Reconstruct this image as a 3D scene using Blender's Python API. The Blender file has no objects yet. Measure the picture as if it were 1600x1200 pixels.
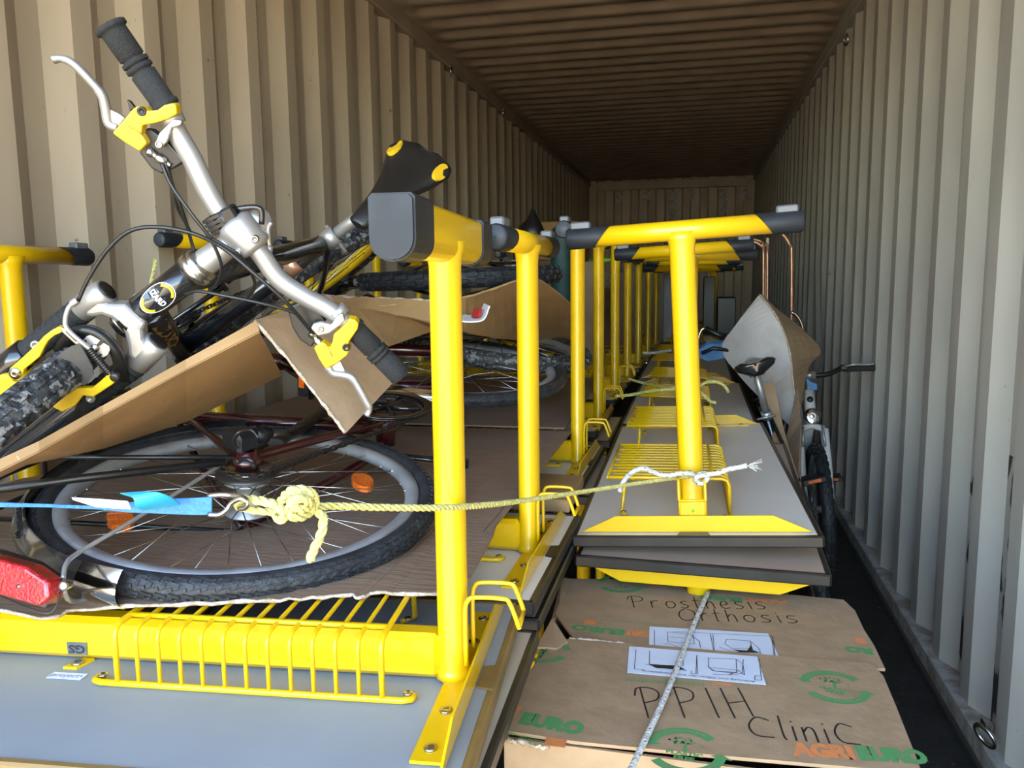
import bpy, math, random
from mathutils import Vector, Matrix
random.seed(7)
PI = math.pi
sc = bpy.context.scene
col = sc.collection
V = Vector

# ---------------------------------------------------------------- camera
F_PX = 1255.2
YAW, PITCH, ROLL = -.2254, -.1311, -.0116
CAM = V((0, 0, 1.27))
_f = V((math.sin(YAW)*math.cos(PITCH), math.cos(YAW)*math.cos(PITCH), math.sin(PITCH)))
_r = V((math.cos(YAW), -math.sin(YAW), 0))
_u = _r.cross(_f)
CR = _r*math.cos(ROLL) + _u*math.sin(ROLL)
CU = _u*math.cos(ROLL) - _r*math.sin(ROLL)
CF = _f
cam = bpy.data.cameras.new('camera')
cam.sensor_width = 36
cam.lens = 36*F_PX/1600
cam.clip_start = .02
camo = bpy.data.objects.new('camera', cam)
col.objects.link(camo)
camo.matrix_world = Matrix(((CR.x, CU.x, -CF.x, CAM.x), (CR.y, CU.y, -CF.y, CAM.y), (CR.z, CU.z, -CF.z, CAM.z), (0, 0, 0, 1)))
sc.camera = camo

# ---------------------------------------------------------------- light: open sky and sunlit yard in front of the container
world = bpy.data.worlds.new('sky')
sc.world = world
world.use_nodes = True
wn = world.node_tree.nodes
wl = world.node_tree.links
bg = wn['Background']
sky = wn.new('ShaderNodeTexSky')
sky.sky_type = 'NISHITA'
sky.sun_disc = False
sky.sun_elevation = math.radians(52)
sky.sun_rotation = math.radians(25)
sky.air_density = 1.3
sky.dust_density = .8
wl.new(sky.outputs[0], bg.inputs[0])
bg.inputs[1].default_value = .95
sun = bpy.data.lights.new('sun', 'SUN')
sun.energy = 7.0
sun.angle = math.radians(.6)
sun.color = (1, .94, .84)
suno = bpy.data.objects.new('sun', sun)
col.objects.link(suno)
# the sun stands behind the far end of the container, so the load is in its shade
suno.rotation_euler = (math.radians(-38), 0, math.radians(-25))
sc.view_settings.view_transform = 'Standard'
sc.view_settings.look = 'None'
sc.view_settings.exposure = 1.38
sc.view_settings.gamma = 1
sc.view_settings.use_curve_mapping = False

# ---------------------------------------------------------------- helpers
def ray(x, y):
    return CF + CR*((x-800)/F_PX) + CU*((600-y)/F_PX)
def aty(x, y, Y):
    d = ray(x, y); return CAM + d*(Y/d.y)
def atz(x, y, z):
    d = ray(x, y); return CAM + d*((z-CAM.z)/d.z)
def atp(x, y, p0, n):
    d = ray(x, y); return CAM + d*((p0-CAM).dot(n)/d.dot(n))

ROOT = {}
def set_props(o, label=None, cat=None, group=None, kind=None):
    if label: o['label'] = label
    if cat: o['category'] = cat
    if group: o['group'] = group
    if kind: o['kind'] = kind
    return o
def empty(name, M, label=None, cat=None, group=None):
    o = bpy.data.objects.new(name, None)
    col.objects.link(o)
    o.empty_display_size = .05
    o.matrix_world = M
    ROOT[o.name] = M.inverted()
    return set_props(o, label, cat, group)
def rootinv(o):
    while o.parent is not None: o = o.parent
    return ROOT[o.name]

class MB:
    def __init__(s):
        s.v = []; s.f = []; s.sm = []; s.mi = []; s.cur = 0
    def mat(s, i): s.cur = i; return s
    def add(s, vs, fs, smooth=False):
        b = len(s.v)
        s.v += [tuple(p) for p in vs]
        for q in fs:
            s.f.append([b+i for i in q]); s.sm.append(smooth); s.mi.append(s.cur)
        return s
    def box(s, c, d, R=None, bev=0):
        c = V(c); hx, hy, hz = d[0]/2, d[1]/2, d[2]/2
        if bev <= 0:
            vs = [V((x, y, z)) for x in (-hx, hx) for y in (-hy, hy) for z in (-hz, hz)]
            fs = [(0, 1, 3, 2), (4, 6, 7, 5), (0, 4, 5, 1), (2, 3, 7, 6), (0, 2, 6, 4), (1, 5, 7, 3)]
        else:
            b = bev; vs = []; fs = []
            for sx in (-1, 1):
                for sy in (-1, 1):
                    for sz in (-1, 1):
                        vs += [V((sx*hx, sy*(hy-b), sz*(hz-b))), V((sx*(hx-b), sy*hy, sz*(hz-b))), V((sx*(hx-b), sy*(hy-b), sz*hz))]
            def I(sx, sy, sz, k): return (((sx+1)//2)*4+((sy+1)//2)*2+((sz+1)//2))*3+k
            for q in (-1, 1):
                fs.append([I(q, -1, -1, 0), I(q, 1, -1, 0), I(q, 1, 1, 0), I(q, -1, 1, 0)][::q])
                fs.append([I(-1, q, -1, 1), I(-1, q, 1, 1), I(1, q, 1, 1), I(1, q, -1, 1)][::q])
                fs.append([I(-1, -1, q, 2), I(1, -1, q, 2), I(1, 1, q, 2), I(-1, 1, q, 2)][::q])
            for a in (-1, 1):
                for c2 in (-1, 1):
                    fs.append([I(-1, a, c2, 1), I(1, a, c2, 1), I(1, a, c2, 2), I(-1, a, c2, 2)])
                    fs.append([I(a, -1, c2, 0), I(a, 1, c2, 0), I(a, 1, c2, 2), I(a, -1, c2, 2)])
                    fs.append([I(a, c2, -1, 0), I(a, c2, 1, 0), I(a, c2, 1, 1), I(a, c2, -1, 1)])
            for sx in (-1, 1):
                for sy in (-1, 1):
                    for sz in (-1, 1):
                        fs.append([I(sx, sy, sz, 0), I(sx, sy, sz, 1), I(sx, sy, sz, 2)])
        if R is not None: vs = [R @ p for p in vs]
        return s.add([p+c for p in vs], fs)
    def tube(s, pts, r, seg=10, caps=True, flat=1.0, closed=False, up=None):
        pts = [V(p) for p in pts]
        n = len(pts)
        rr = r if isinstance(r, (list, tuple)) else [r]*n
        T = []
        for i in range(n):
            if closed: t = pts[(i+1) % n]-pts[i-1]
            else: t = pts[min(i+1, n-1)]-pts[max(i-1, 0)]
            T.append(t.normalized() if t.length > 1e-9 else V((0, 0, 1)))
        u = V(up) if up is not None else (V((0, 0, 1)) if abs(T[0].z) < .9 else V((1, 0, 0)))
        vs = []
        for i in range(n):
            if up is not None: u = V(up)
            u = (u-T[i]*u.dot(T[i]))
            if u.length < 1e-6: u = T[i].orthogonal()
            u.normalize(); w = T[i].cross(u)
            for k in range(seg):
                a = 2*PI*k/seg
                vs.append(pts[i]+(u*math.cos(a)+w*math.sin(a)*flat)*rr[i])
        fs = []
        m = n if closed else n-1
        for i in range(m):
            for k in range(seg):
                a, b = i*seg+k, i*seg+(k+1) % seg
                c, d = ((i+1) % n)*seg+(k+1) % seg, ((i+1) % n)*seg+k
                fs.append((a, b, c, d))
        s.add(vs, fs, True)
        if caps and not closed:
            b = len(s.v)-len(vs)
            s.f.append([b+k for k in range(seg)][::-1]); s.sm.append(False); s.mi.append(s.cur)
            s.f.append([b+(n-1)*seg+k for k in range(seg)]); s.sm.append(False); s.mi.append(s.cur)
        return s
    def lathe(s, p0, axis, prof, seg=20, cap=False):
        # prof: (distance along axis, radius)
        axis = V(axis).normalized(); u = axis.orthogonal().normalized(); w = axis.cross(u); p0 = V(p0)
        vs = []
        for (h, r) in prof:
            for k in range(seg):
                a = 2*PI*k/seg
                vs.append(p0+axis*h+(u*math.cos(a)+w*math.sin(a))*max(r, 1e-5))
        fs = [(i*seg+k, i*seg+(k+1) % seg, (i+1)*seg+(k+1) % seg, (i+1)*seg+k) for i in range(len(prof)-1) for k in range(seg)]
        s.add(vs, fs, True)
        if cap:
            b = len(s.v)-len(vs); n = len(prof)
            s.f.append([b+k for k in range(seg)][::-1]); s.sm.append(False); s.mi.append(s.cur)
            s.f.append([b+(n-1)*seg+k for k in range(seg)]); s.sm.append(False); s.mi.append(s.cur)
        return s
    def plate(s, poly, t):
        # poly: 3D points roughly coplanar, t: thickness vector
        n = len(poly); t = V(t)
        vs = [V(p)-t*.5 for p in poly]+[V(p)+t*.5 for p in poly]
        fs = [list(range(n))[::-1], [n+i for i in range(n)]]+[(i, (i+1) % n, n+(i+1) % n, n+i) for i in range(n)]
        return s.add(vs, fs)
    def sheet(s, A, B, t):
        # two matching edge lines A and B (3D), thickness t
        n = len(A)
        A = [V(p) for p in A]; B = [V(p) for p in B]
        vs = []
        for i in range(n):
            j0, j1 = max(i-1, 0), min(i+1, n-1)
            nn = (A[j1]-A[j0]).cross(B[i]-A[i]).normalized()*t*.5
            vs += [A[i]-nn, B[i]-nn, A[i]+nn, B[i]+nn]
        fs = []
        for i in range(n-1):
            a, b = i*4, i*4+4
            fs += [(a, a+1, b+1, b), (a+2, b+2, b+3, a+3), (a, b, b+2, a+2), (a+1, a+3, b+3, b+1)]
        fs += [(0, 2, 3, 1), (n*4-4, n*4-3, n*4-1, n*4-2)]
        return s.add(vs, fs)
    def mesh(s, mats, inv=None):
        me = bpy.data.meshes.new('m')
        vs = s.v if inv is None else [tuple(inv @ V(p)) for p in s.v]
        me.from_pydata(vs, [], s.f)
        me.polygons.foreach_set('use_smooth', s.sm)
        me.polygons.foreach_set('material_index', s.mi)
        for m in (mats if isinstance(mats, (list, tuple)) else [mats]): me.materials.append(m)
        me.update()
        return me
    def build(s, name, mats, parent=None, world=False, label=None, cat=None, group=None, kind=None):
        if parent is None:
            c = V((0, 0, 0))
            xs = [p[0] for p in s.v]; ys = [p[1] for p in s.v]; zs = [p[2] for p in s.v]
            c = V(((min(xs)+max(xs))/2, (min(ys)+max(ys))/2, min(zs)))
            me = s.mesh(mats, Matrix.Translation(-c))
            o = bpy.data.objects.new(name, me); col.objects.link(o); o.location = c
            ROOT[o.name] = Matrix.Translation(-c)
        else:
            me = s.mesh(mats, rootinv(parent) if world else None)
            o = bpy.data.objects.new(name, me); col.objects.link(o); o.parent = parent
        me.name = name
        return set_props(o, label, cat, group, kind)

def link_mesh(name, me, parent, M=None, label=None):
    o = bpy.data.objects.new(name, me); col.objects.link(o); o.parent = parent
    if M is not None: o.matrix_local = M
    if label: o['label'] = label
    return o
def crv(pts, n=6):
    pts = [V(p) for p in pts]
    if len(pts) < 3: return pts
    P = [pts[0]*2-pts[1]]+pts+[pts[-1]*2-pts[-2]]
    out = []
    for i in range(1, len(P)-2):
        for k in range(n):
            t = k/n
            a, b, c, d = P[i-1], P[i], P[i+1], P[i+2]
            out.append(.5*((2*b)+(c-a)*t+(2*a-5*b+4*c-d)*t*t+(3*b-a-3*c+d)*t**3))
    out.append(pts[-1])
    return out
def mesh_text(s, size=1.0, bold=0.0, align='CENTER'):
    cu = bpy.data.curves.new('t', 'FONT'); cu.body = s; cu.size = size; cu.align_x = align; cu.align_y = 'CENTER'; cu.offset = bold
    cu.resolution_u = 3
    o = bpy.data.objects.new('t', cu); col.objects.link(o)
    dg = bpy.context.evaluated_depsgraph_get()
    me = bpy.data.meshes.new_from_object(o.evaluated_get(dg))
    vs = [tuple(v.co) for v in me.vertices]; fs = [tuple(p.vertices) for p in me.polygons]
    bpy.data.objects.remove(o); bpy.data.curves.remove(cu); bpy.data.meshes.remove(me)
    return vs, fs

# ---------------------------------------------------------------- materials
def material(name, c1, c2=None, scale=8, rough=.5, metal=0, bump=0, bscale=None, stretch=(1, 1, 1), detail=4, coat=0, lo=.4, hi=.6, extra=None, spec=.5):
    m = bpy.data.materials.new(name); m.use_nodes = True
    nt = m.node_tree; b = nt.nodes['Principled BSDF']
    b.inputs['Roughness'].default_value = rough
    b.inputs['Metallic'].default_value = metal
    b.inputs['Coat Weight'].default_value = coat
    b.inputs['Specular IOR Level'].default_value = spec
    tc = nt.nodes.new('ShaderNodeTexCoord'); mp = nt.nodes.new('ShaderNodeMapping')
    mp.inputs['Scale'].default_value = stretch
    nt.links.new(tc.outputs['Object'], mp.inputs[0])
    no = nt.nodes.new('ShaderNodeTexNoise'); no.inputs['Scale'].default_value = scale; no.inputs['Detail'].default_value = detail
    nt.links.new(mp.outputs[0], no.inputs['Vector'])
    rp = nt.nodes.new('ShaderNodeValToRGB')
    rp.color_ramp.elements[0].position = lo; rp.color_ramp.elements[1].position = hi
    rp.color_ramp.elements[0].color = (*(c2 or [x*.9 for x in c1]), 1)
    rp.color_ramp.elements[1].color = (*c1, 1)
    nt.links.new(no.outputs[0], rp.inputs[0])
    last = rp.outputs[0]
    if extra:
        # specks / scratches / stains with a shape of their own: list of (colour, scale, threshold, stretch)
        for (ec, es, th, st) in extra:
            mp2 = nt.nodes.new('ShaderNodeMapping'); mp2.inputs['Scale'].default_value = st
            nt.links.new(tc.outputs['Object'], mp2.inputs[0])
            n2 = nt.nodes.new('ShaderNodeTexNoise'); n2.inputs['Scale'].default_value = es; n2.inputs['Detail'].default_value = 3
            nt.links.new(mp2.outputs[0], n2.inputs['Vector'])
            r2 = nt.nodes.new('ShaderNodeValToRGB'); r2.color_ramp.elements[0].position = th; r2.color_ramp.elements[1].position = th+.03
            nt.links.new(n2.outputs[0], r2.inputs[0])
            mx = nt.nodes.new('ShaderNodeMixRGB'); mx.inputs[2].default_value = (*ec, 1)
            nt.links.new(r2.outputs[0], mx.inputs[0]); nt.links.new(last, mx.inputs[1]); last = mx.outputs[0]
    nt.links.new(last, b.inputs['Base Color'])
    if bump:
        n3 = nt.nodes.new('ShaderNodeTexNoise'); n3.inputs['Scale'].default_value = bscale or scale; n3.inputs['Detail'].default_value = 3
        nt.links.new(mp.outputs[0], n3.inputs['Vector'])
        bp = nt.nodes.new('ShaderNodeBump'); bp.inputs['Strength'].default_value = bump; bp.inputs['Distance'].default_value = .01
        nt.links.new(n3.outputs[0], bp.inputs['Height']); nt.links.new(bp.outputs[0], b.inputs['Normal'])
    return m
M_WALL = material('container_paint', (.425, .35, .262), (.35, .285, .21), 3, .5, bump=.25, bscale=2.2, stretch=(1, 1, .35),
                  extra=[((.12, .06, .03), 16, .735, (1, 1, 1)), ((.2, .18, .16), 30, .72, (1, 4, .5))])
M_WALLR = material('container_paint_grey', (.385, .37, .335), (.32, .305, .275), 3, .5, bump=.3, bscale=2.2, stretch=(1, 1, .35),
                   extra=[((.12, .07, .04), 18, .74, (1, 1, 1)), ((.2, .19, .18), 30, .72, (1, 4, .5))])
M_SCUFF = material('scuffed_paint', (.385, .37, .335), (.32, .305, .275), 3, .6, extra=[((.02, .02, .022), 5, .47, (1, 2.2, 1.3))])
M_ROOF = material('roof_paint', (.36, .28, .21), (.30, .23, .17), 4, .5, extra=[((.5, .45, .4), 25, .74, (.3, 2, 1))])
M_FLOOR = material('black_floor', (.018, .018, .018), (.008, .008, .008), 12, .6, bump=.3, bscale=60, extra=[((.25, .24, .22), 45, .745, (1, 1, 1)), ((.06, .06, .06), 20, .68, (3, 1, 1))])
M_SILL = material('sill_steel', (.36, .36, .34), (.2, .18, .15), 20, .55, lo=.35, hi=.6)
M_EARTH = material('pale_sunlit_yard', (.62, .42, .22), (.53, .35, .18), 1, .9)
M_YEL = material('yellow_powder_coat', (.68, .41, .002), (.65, .39, .002), 5, .28, coat=.2)
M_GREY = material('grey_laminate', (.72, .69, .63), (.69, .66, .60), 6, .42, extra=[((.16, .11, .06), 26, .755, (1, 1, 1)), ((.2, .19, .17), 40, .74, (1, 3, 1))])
M_BLK = material('black_plastic', (.009, .0095, .010), (.006, .006, .007), 20, .38, bump=.08, bscale=60)
M_CAP = material('dark_grey_plastic', (.020, .023, .028), (.014, .016, .02), 20, .5, bump=.1, bscale=50, spec=.25)
M_CAPD = material('grey_cap_disc', (.05, .057, .065), (.04, .045, .052), 20, .45, spec=.25)
M_PAD = material('grey_foot_pad', (.10, .105, .115), (.08, .08, .09), 30, .45)
M_MDF = material('brown_mdf_edge', (.22, .135, .045), (.17, .10, .03), 10, .45)
M_WOOD = material('beech_laminate', (.42, .33, .20), (.36, .27, .16), 6, .4, stretch=(1, 8, 1))
M_BEIGE = material('beige_laminate', (.48, .40, .28), (.44, .36, .25), 6, .4)
M_BROWNTOP = material('brown_laminate', (.42, .31, .235), (.39, .285, .215), 5, .4)
M_EDGE = material('dark_edge_trim', (.022, .018, .016), (.014, .012, .01), 15, .35)
M_STEEL = material('galvanised_steel', (.5, .49, .47), (.4, .39, .37), 12, .25, 1)
M_ALU = material('satin_aluminium', (.42, .41, .405), (.38, .37, .365), 14, .42, .7)
M_CHROME = material('chrome', (.55, .53, .50), (.42, .40, .37), 8, .12, 1)
M_RIM = material('dusty_rim', (.40, .41, .43), (.30, .30, .31), 18, .45, .5)
M_RUB = material('tyre_rubber', (.020, .023, .028), (.010, .011, .014), 40, .6, bump=.3, bscale=120)
M_MUD = material('muddy_tyre', (.055, .058, .062), (.010, .011, .014), 55, .65, bump=.7, bscale=90, lo=.38, hi=.68, extra=[((.16, .16, .16), 70, .56, (1, 1, 1))])
M_SADDLE = material('saddle_vinyl', (.008, .008, .008), (.006, .006, .006), 60, .42, bump=.08, bscale=200)
M_GOLD = material('gold_lettering', (.42, .26, .05), None, 20, .4)
M_FOAM = material('grip_foam', (.016, .017, .019), (.011, .012, .013), 200, .85, bump=.4, bscale=500)
M_BIKEBLK = material('gloss_black_paint', (.010, .011, .013), (.007, .007, .009), 10, .18, coat=.5)
M_BIKERED = material('dark_red_paint', (.040, .004, .006), (.028, .003, .004), 10, .22, coat=.5)
M_WHITEP = material('white_paint', (.62, .63, .64), (.52, .53, .54), 10, .25, coat=.4)
M_BIKEYEL = material('bike_yellow', (.68, .43, .01), (.62, .39, .01), 20, .35)
M_FENDER = material('smoked_mudguard', (.05, .048, .045), (.02, .02, .02), 6, .2, coat=.5, extra=[((.2, .17, .12), 8, .62, (1, 1, 1))])
M_RED = material('red_lens', (.36, .002, .007), (.24, .001, .004), 60, .12, coat=1, bump=.4, bscale=250)
M_ORG = material('orange_lens', (.75, .14, .005), (.6, .09, .003), 80, .15, coat=1, bump=.4, bscale=250)
M_CARD = material('cardboard', (.34, .225, .13), (.295, .195, .11), 18, .8, bump=.15, bscale=40, stretch=(1, 1, 1))
M_CARDD = material('cardboard_brown', (.22, .14, .09), (.185, .118, .075), 10, .8, bump=.25, bscale=14, stretch=(1, 8, 1), extra=[((.40, .30, .2), 14, .7, (.5, 10, 1))])
M_CARDT = material('cardboard_tan', (.36, .22, .095), (.30, .18, .078), 8, .65, bump=.12, bscale=30, extra=[((.55, .42, .28), 30, .72, (.3, 5, 1))])
M_CARDG = material('cardboard_grey_face', (.54, .51, .50), (.45, .42, .41), 8, .75, bump=.3, bscale=10)
M_CARDE = material('torn_paper_edge', (.46, .39, .32), (.32, .24, .16), 90, .9, bump=.5, bscale=150)
M_GREEN = material('green_print', (.06, .26, .075), (.085, .24, .08), 60, .8)
M_ORANGE = material('orange_print', (.66, .21, .055), (.55, .2, .07), 60, .8)
M_INK = material('marker_ink', (.012, .011, .012), None, 30, .6)
M_LABEL = material('white_label', (.60, .66, .78), (.55, .61, .73), 15, .5)
M_LABELW = material('white_paper', (.72, .74, .78), (.66, .68, .72), 20, .5)
M_BLUEI = material('blue_print', (.08, .22, .55), None, 20, .5)
M_YROPE = material('yellow_rope', (.62, .57, .20), (.50, .45, .14), 120, .8, bump=.5, bscale=300, stretch=(1, 1, 1))
M_WROPE = material('white_rope', (.62, .61, .58), (.45, .44, .42), 90, .75, bump=.5, bscale=260)
M_BLUES = material('blue_strap', (.02, .155, .50), (.016, .13, .42), 60, .55, bump=.3, bscale=200)
M_CYAN = material('cyan_label', (.015, .27, .48), (.015, .24, .42), 20, .45)
M_COPPER = material('copper_rod', (.55, .30, .19), (.45, .24, .15), 30, .3, .6)
M_LIME = material('lime_plastic', (.20, .50, .03), (.16, .42, .02), 10, .4)
M_BAG = material('black_bag_film', (.012, .015, .015), (.008, .01, .01), 8, .25, bump=.8, bscale=9)
M_FLAP = material('grey_rubber_flap', (.075, .072, .068), (.055, .052, .05), 20, .6)
M_TEAL = material('dark_green_fabric', (.01, .05, .045), (.006, .03, .03), 10, .6)
M_REDB = material('red_crate', (.35, .02, .02), (.28, .015, .015), 10, .5)
M_OCHRE = material('ochre_board', (.30, .15, .04), (.24, .12, .03), 5, .6)
M_BLUEF = material('blue_fabric', (.05, .16, .34), (.04, .12, .27), 20, .7)
M_MATT = material('pale_panel', (.34, .33, .34), (.28, .27, .28), 5, .7)
M_GREYA = material('falloff_darkened_laminate', (.25, .28, .305), (.232, .26, .284), 6, .42, extra=[((.20, .15, .09), 26, .755, (1, 1, 1)), ((.15, .15, .14), 40, .74, (1, 3, 1))])  # grey laminate, darkened and blued in its colour to offset steep light falloff
M_SEAL = material('dark_sealant', (.04, .035, .03), None, 20, .7)

# ================================================================ container shell
WL, WR, WH, WY = -1.545, .765, 2.66, 11.97
Y0 = -.12
def corr_wall(side, phase):
    # vertical trapezoid corrugation; x_in = inner crest, x_out = 36 mm further out
    xi = WL if side < 0 else WR
    xo = xi+side*.036
    p = .278
    prof = []
    k = math.floor((Y0-phase)/p)
    y = phase+k*p
    # from phase: slope inward .068, inner flat .072, slope outward .068, outer flat .070
    seq = [(0, xo), (.068, xi), (.140, xi), (.208, xo)]
    while y < WY:
        for (d, x) in seq:
            if Y0-.3 < y+d < WY: prof.append((x, y+d))
        y += p
    prof.append((xi, WY))
    zs = [.06, .35, .8, 1.3, 1.8, 2.3, 2.58]
    m = MB()
    vs = []
    rnd = random.Random(3+side)
    dents = [(rnd.uniform(.5, 6), rnd.uniform(.2, 1.0), rnd.uniform(.01, .022)) for _ in range(7)]
    for (x, yy) in prof:
        for z in zs:
            off = 0
            if .1 < z < 2.4:
                for (dy, dz, a) in dents:
                    off += a*math.exp(-((yy-dy)/.18)**2-((z-dz)/.3)**2)
            vs.append((x+side*off, yy+rnd.uniform(-.0015, .0015), z))
    n = len(zs)
    fs = []
    for i in range(len(prof)-1):
        for j in range(n-1):
            fs.append((i*n+j, (i+1)*n+j, (i+1)*n+j+1, i*n+j+1))
    m.add(vs, fs)
    if side > 0:
        for q in range(len(prof)-1):
            xa, xb, ya = prof[q][0], prof[q+1][0], prof[q][1]
            if xb >= xa and xb > xi+.01 and ya < 2.6:
                for j in range(0, 2): m.mi[q*(n-1)+j] = 1
    return m
corr_wall(-1, 4.012-.03).build('wall_left', M_WALL, kind='structure', label='beige corrugated steel side wall on the left')
corr_wall(1, 4.576-.07).build('wall_right', [M_WALLR, M_SCUFF], kind='structure', label='grey corrugated steel side wall on the right')
# outer closing skins so the daylight cannot pass the thin sheet at the edges
for sx, nm in ((-1, 'trim_1'), (1, 'trim_2')):
    x = WL if sx < 0 else WR
    m = MB()
    m.box((x+sx*.03, (WY+Y0)/2, WH-.035), (.10, WY-Y0, .09), bev=.008)      # top side rail
    m.build(nm, M_ROOF if sx < 0 else M_WALLR, kind='structure', label='top side rail under the roof edge')
for sx, nm in ((-1, 'trim_3'), (1, 'trim_4')):
    x = WL if sx < 0 else WR
    m = MB()
    m.box((x+sx*.012, (WY+Y0)/2, .03), (.075, WY-Y0, .07), bev=.004)
    m.build(nm, M_SILL, kind='structure', label='bottom side rail along the floor edge')
# sealant line of dirt between rail and floor
m = MB()
m.box((WR-.030, (WY+Y0)/2, .004), (.014, WY-Y0, .012))
m.build('trim_5', M_SEAL, kind='structure')
# roof: cross corrugation with rounded ends
m = MB()
ph, p = 3.994, .2065
y = ph+math.floor((Y0-ph)/p)*p
vs = []; fs = []
prof = []
while y < WY:
    for d, dz in ((-.055, 0), (-.035, .016), (-.012, .02), (.02, .02), (.045, .016), (.065, 0), (.11, 0)):
        if y+d < WY: prof.append((y+d, dz))
    y += p
prof.append((WY+.06, 0))
xs = [WL-.02, -1.47, -1.44, -1.40, -.4, .62, .66, .69, WR+.02]
amp = [0, 0, .7, 1, 1, 1, .7, 0, 0]
for (yy, dz) in prof:
    for x, a in zip(xs, amp): vs.append((x, yy, WH-.0+dz*a*1.3-.002))
n = len(xs)
for i in range(len(prof)-1):
    for j in range(n-1): fs.append((i*n+j, i*n+j+1, (i+1)*n+j+1, (i+1)*n+j))
m.add(vs, fs, True)
m.build('ceiling', M_ROOF, kind='structure', label='brown corrugated container roof')
m = MB(); m.box(((WL+WR)/2, (WY+Y0)/2, WH+.06), (WR-WL+.3, WY-Y0+.5, .02)); m.build('trim_6', M_ROOF, kind='structure')
# far end wall with header rail, corner posts and flat corrugation
m = MB()
prof = []
x = WL+.10
up_ = True
while x < WR-.10:
    w_ = .112
    prof += [(x, WY-.0), (x+.02, WY+.035), (x+w_, WY+.035), (x+w_+.02, WY)]
    x += w_*2+.02
prof = [(WL-.03, WY)]+prof+[(WR+.03, WY)]
vs = []
for (x, y) in prof: vs += [(x, y, 0), (x, y, WH)]
m.add(vs, [(2*i, 2*i+1, 2*i+3, 2*i+2) for i in range(len(prof)-1)])
for i in range(len(m.mi)):
    if i % 4 == 2: m.mi[i] = 1
m.build('wall_end', [M_WALL, M_ROOF], kind='structure', label='corrugated far end wall of the container')
m = MB()
m.box(((WL+WR)/2, WY-.02, WH-.09), (WR-WL, .06, .12), bev=.005)
m.build('trim_7', M_ROOF, kind='structure', label='header rail across the far end wall')
for i, x in enumerate((WL+.05, WR-.05)):
    m = MB(); m.box((x, WY-.02, WH/2), (.11, .07, WH-.02), bev=.005); m.build('trim_%d' % (8+i), M_ROOF, kind='structure', label='corner post of the far end wall')
# repair patches seen on the end wall
for (xx, zz, w_, h_) in ((-1.12, 2.40, .1, .12), (-.72, 2.42, .1, .12), (-.35, 2.25, .1, .42), (-.1, 2.42, .1, .14), (.35, 2.33, .1, .34), (.62, 2.42, .1, .2)):
    m = MB(); m.box((xx, WY-.008, zz), (w_, .01, h_)); m.build('wall_patch', M_SILL, bpy.data.objects['wall_end'], world=True)
# floor
m = MB(); m.box(((WL+WR)/2, (WY+Y0)/2, -.02), (WR-WL-.02, WY-Y0, .04)); m.build('floor', M_FLOOR, kind='structure', label='black container floor')
# lashing rings
def ring(p, r, ax, parent_name='lashing_ring', label=None, group=None):
    m = MB()
    a = V(ax).normalized(); u = a.orthogonal().normalized(); w = a.cross(u)
    pts = [V(p)+(u*math.cos(t)+w*math.sin(t))*r for t in [i*2*PI/20 for i in range(20)]]
    m.tube(pts, .006, 6, closed=True)
    m.box(V(p)+V((0, 0, r)), (.02, .03, .02), bev=.003)
    m.build(parent_name, M_STEEL, label=label, cat='ring', group=group)
for i, (px, py) in enumerate(((705, 112), (786, 177))):
    q = aty(px, py, 3.0)
    d = ray(px, py); q = CAM+d*((WL+.03-CAM.x)/d.x)
    ring(q, .026, (1, .2, .1), label=['steel lashing ring under the left top rail, nearer one', 'steel lashing ring under the left top rail, farther one'][i], group='lashing rings')
d = ray(1322, 62); ring(CAM+d*((WR-.03)/d.x), .026, (1, .2, .1), label='steel lashing ring under the right top rail', group='lashing rings')
d = ray(1540, 1150); ring(CAM+d*((WR-.05)/d.x), .03, (1, .5, .5), label='steel lashing ring by the floor at the right wall foot', group='lashing rings')
# black rubbed scuffs on the right wall corrugations near the door
for k, (px, py0, py1) in enumerate(((1466, 905, 985), (1513, 905, 1140), (1570, 880, 1195))):
    pts = []
    for t in range(7):
        py = py0+(py1-py0)*t/6
        d = ray(px-(py-py0)*.1, py)
        pts.append(CAM+d*((WR+.016)/d.x))
# yard outside
m = MB()
m.box((-.4, -16, -1.25), (60, 31.6, .1)); m.build('ground', M_EARTH, kind='structure', label='sunlit pale yard outside the doors')

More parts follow.
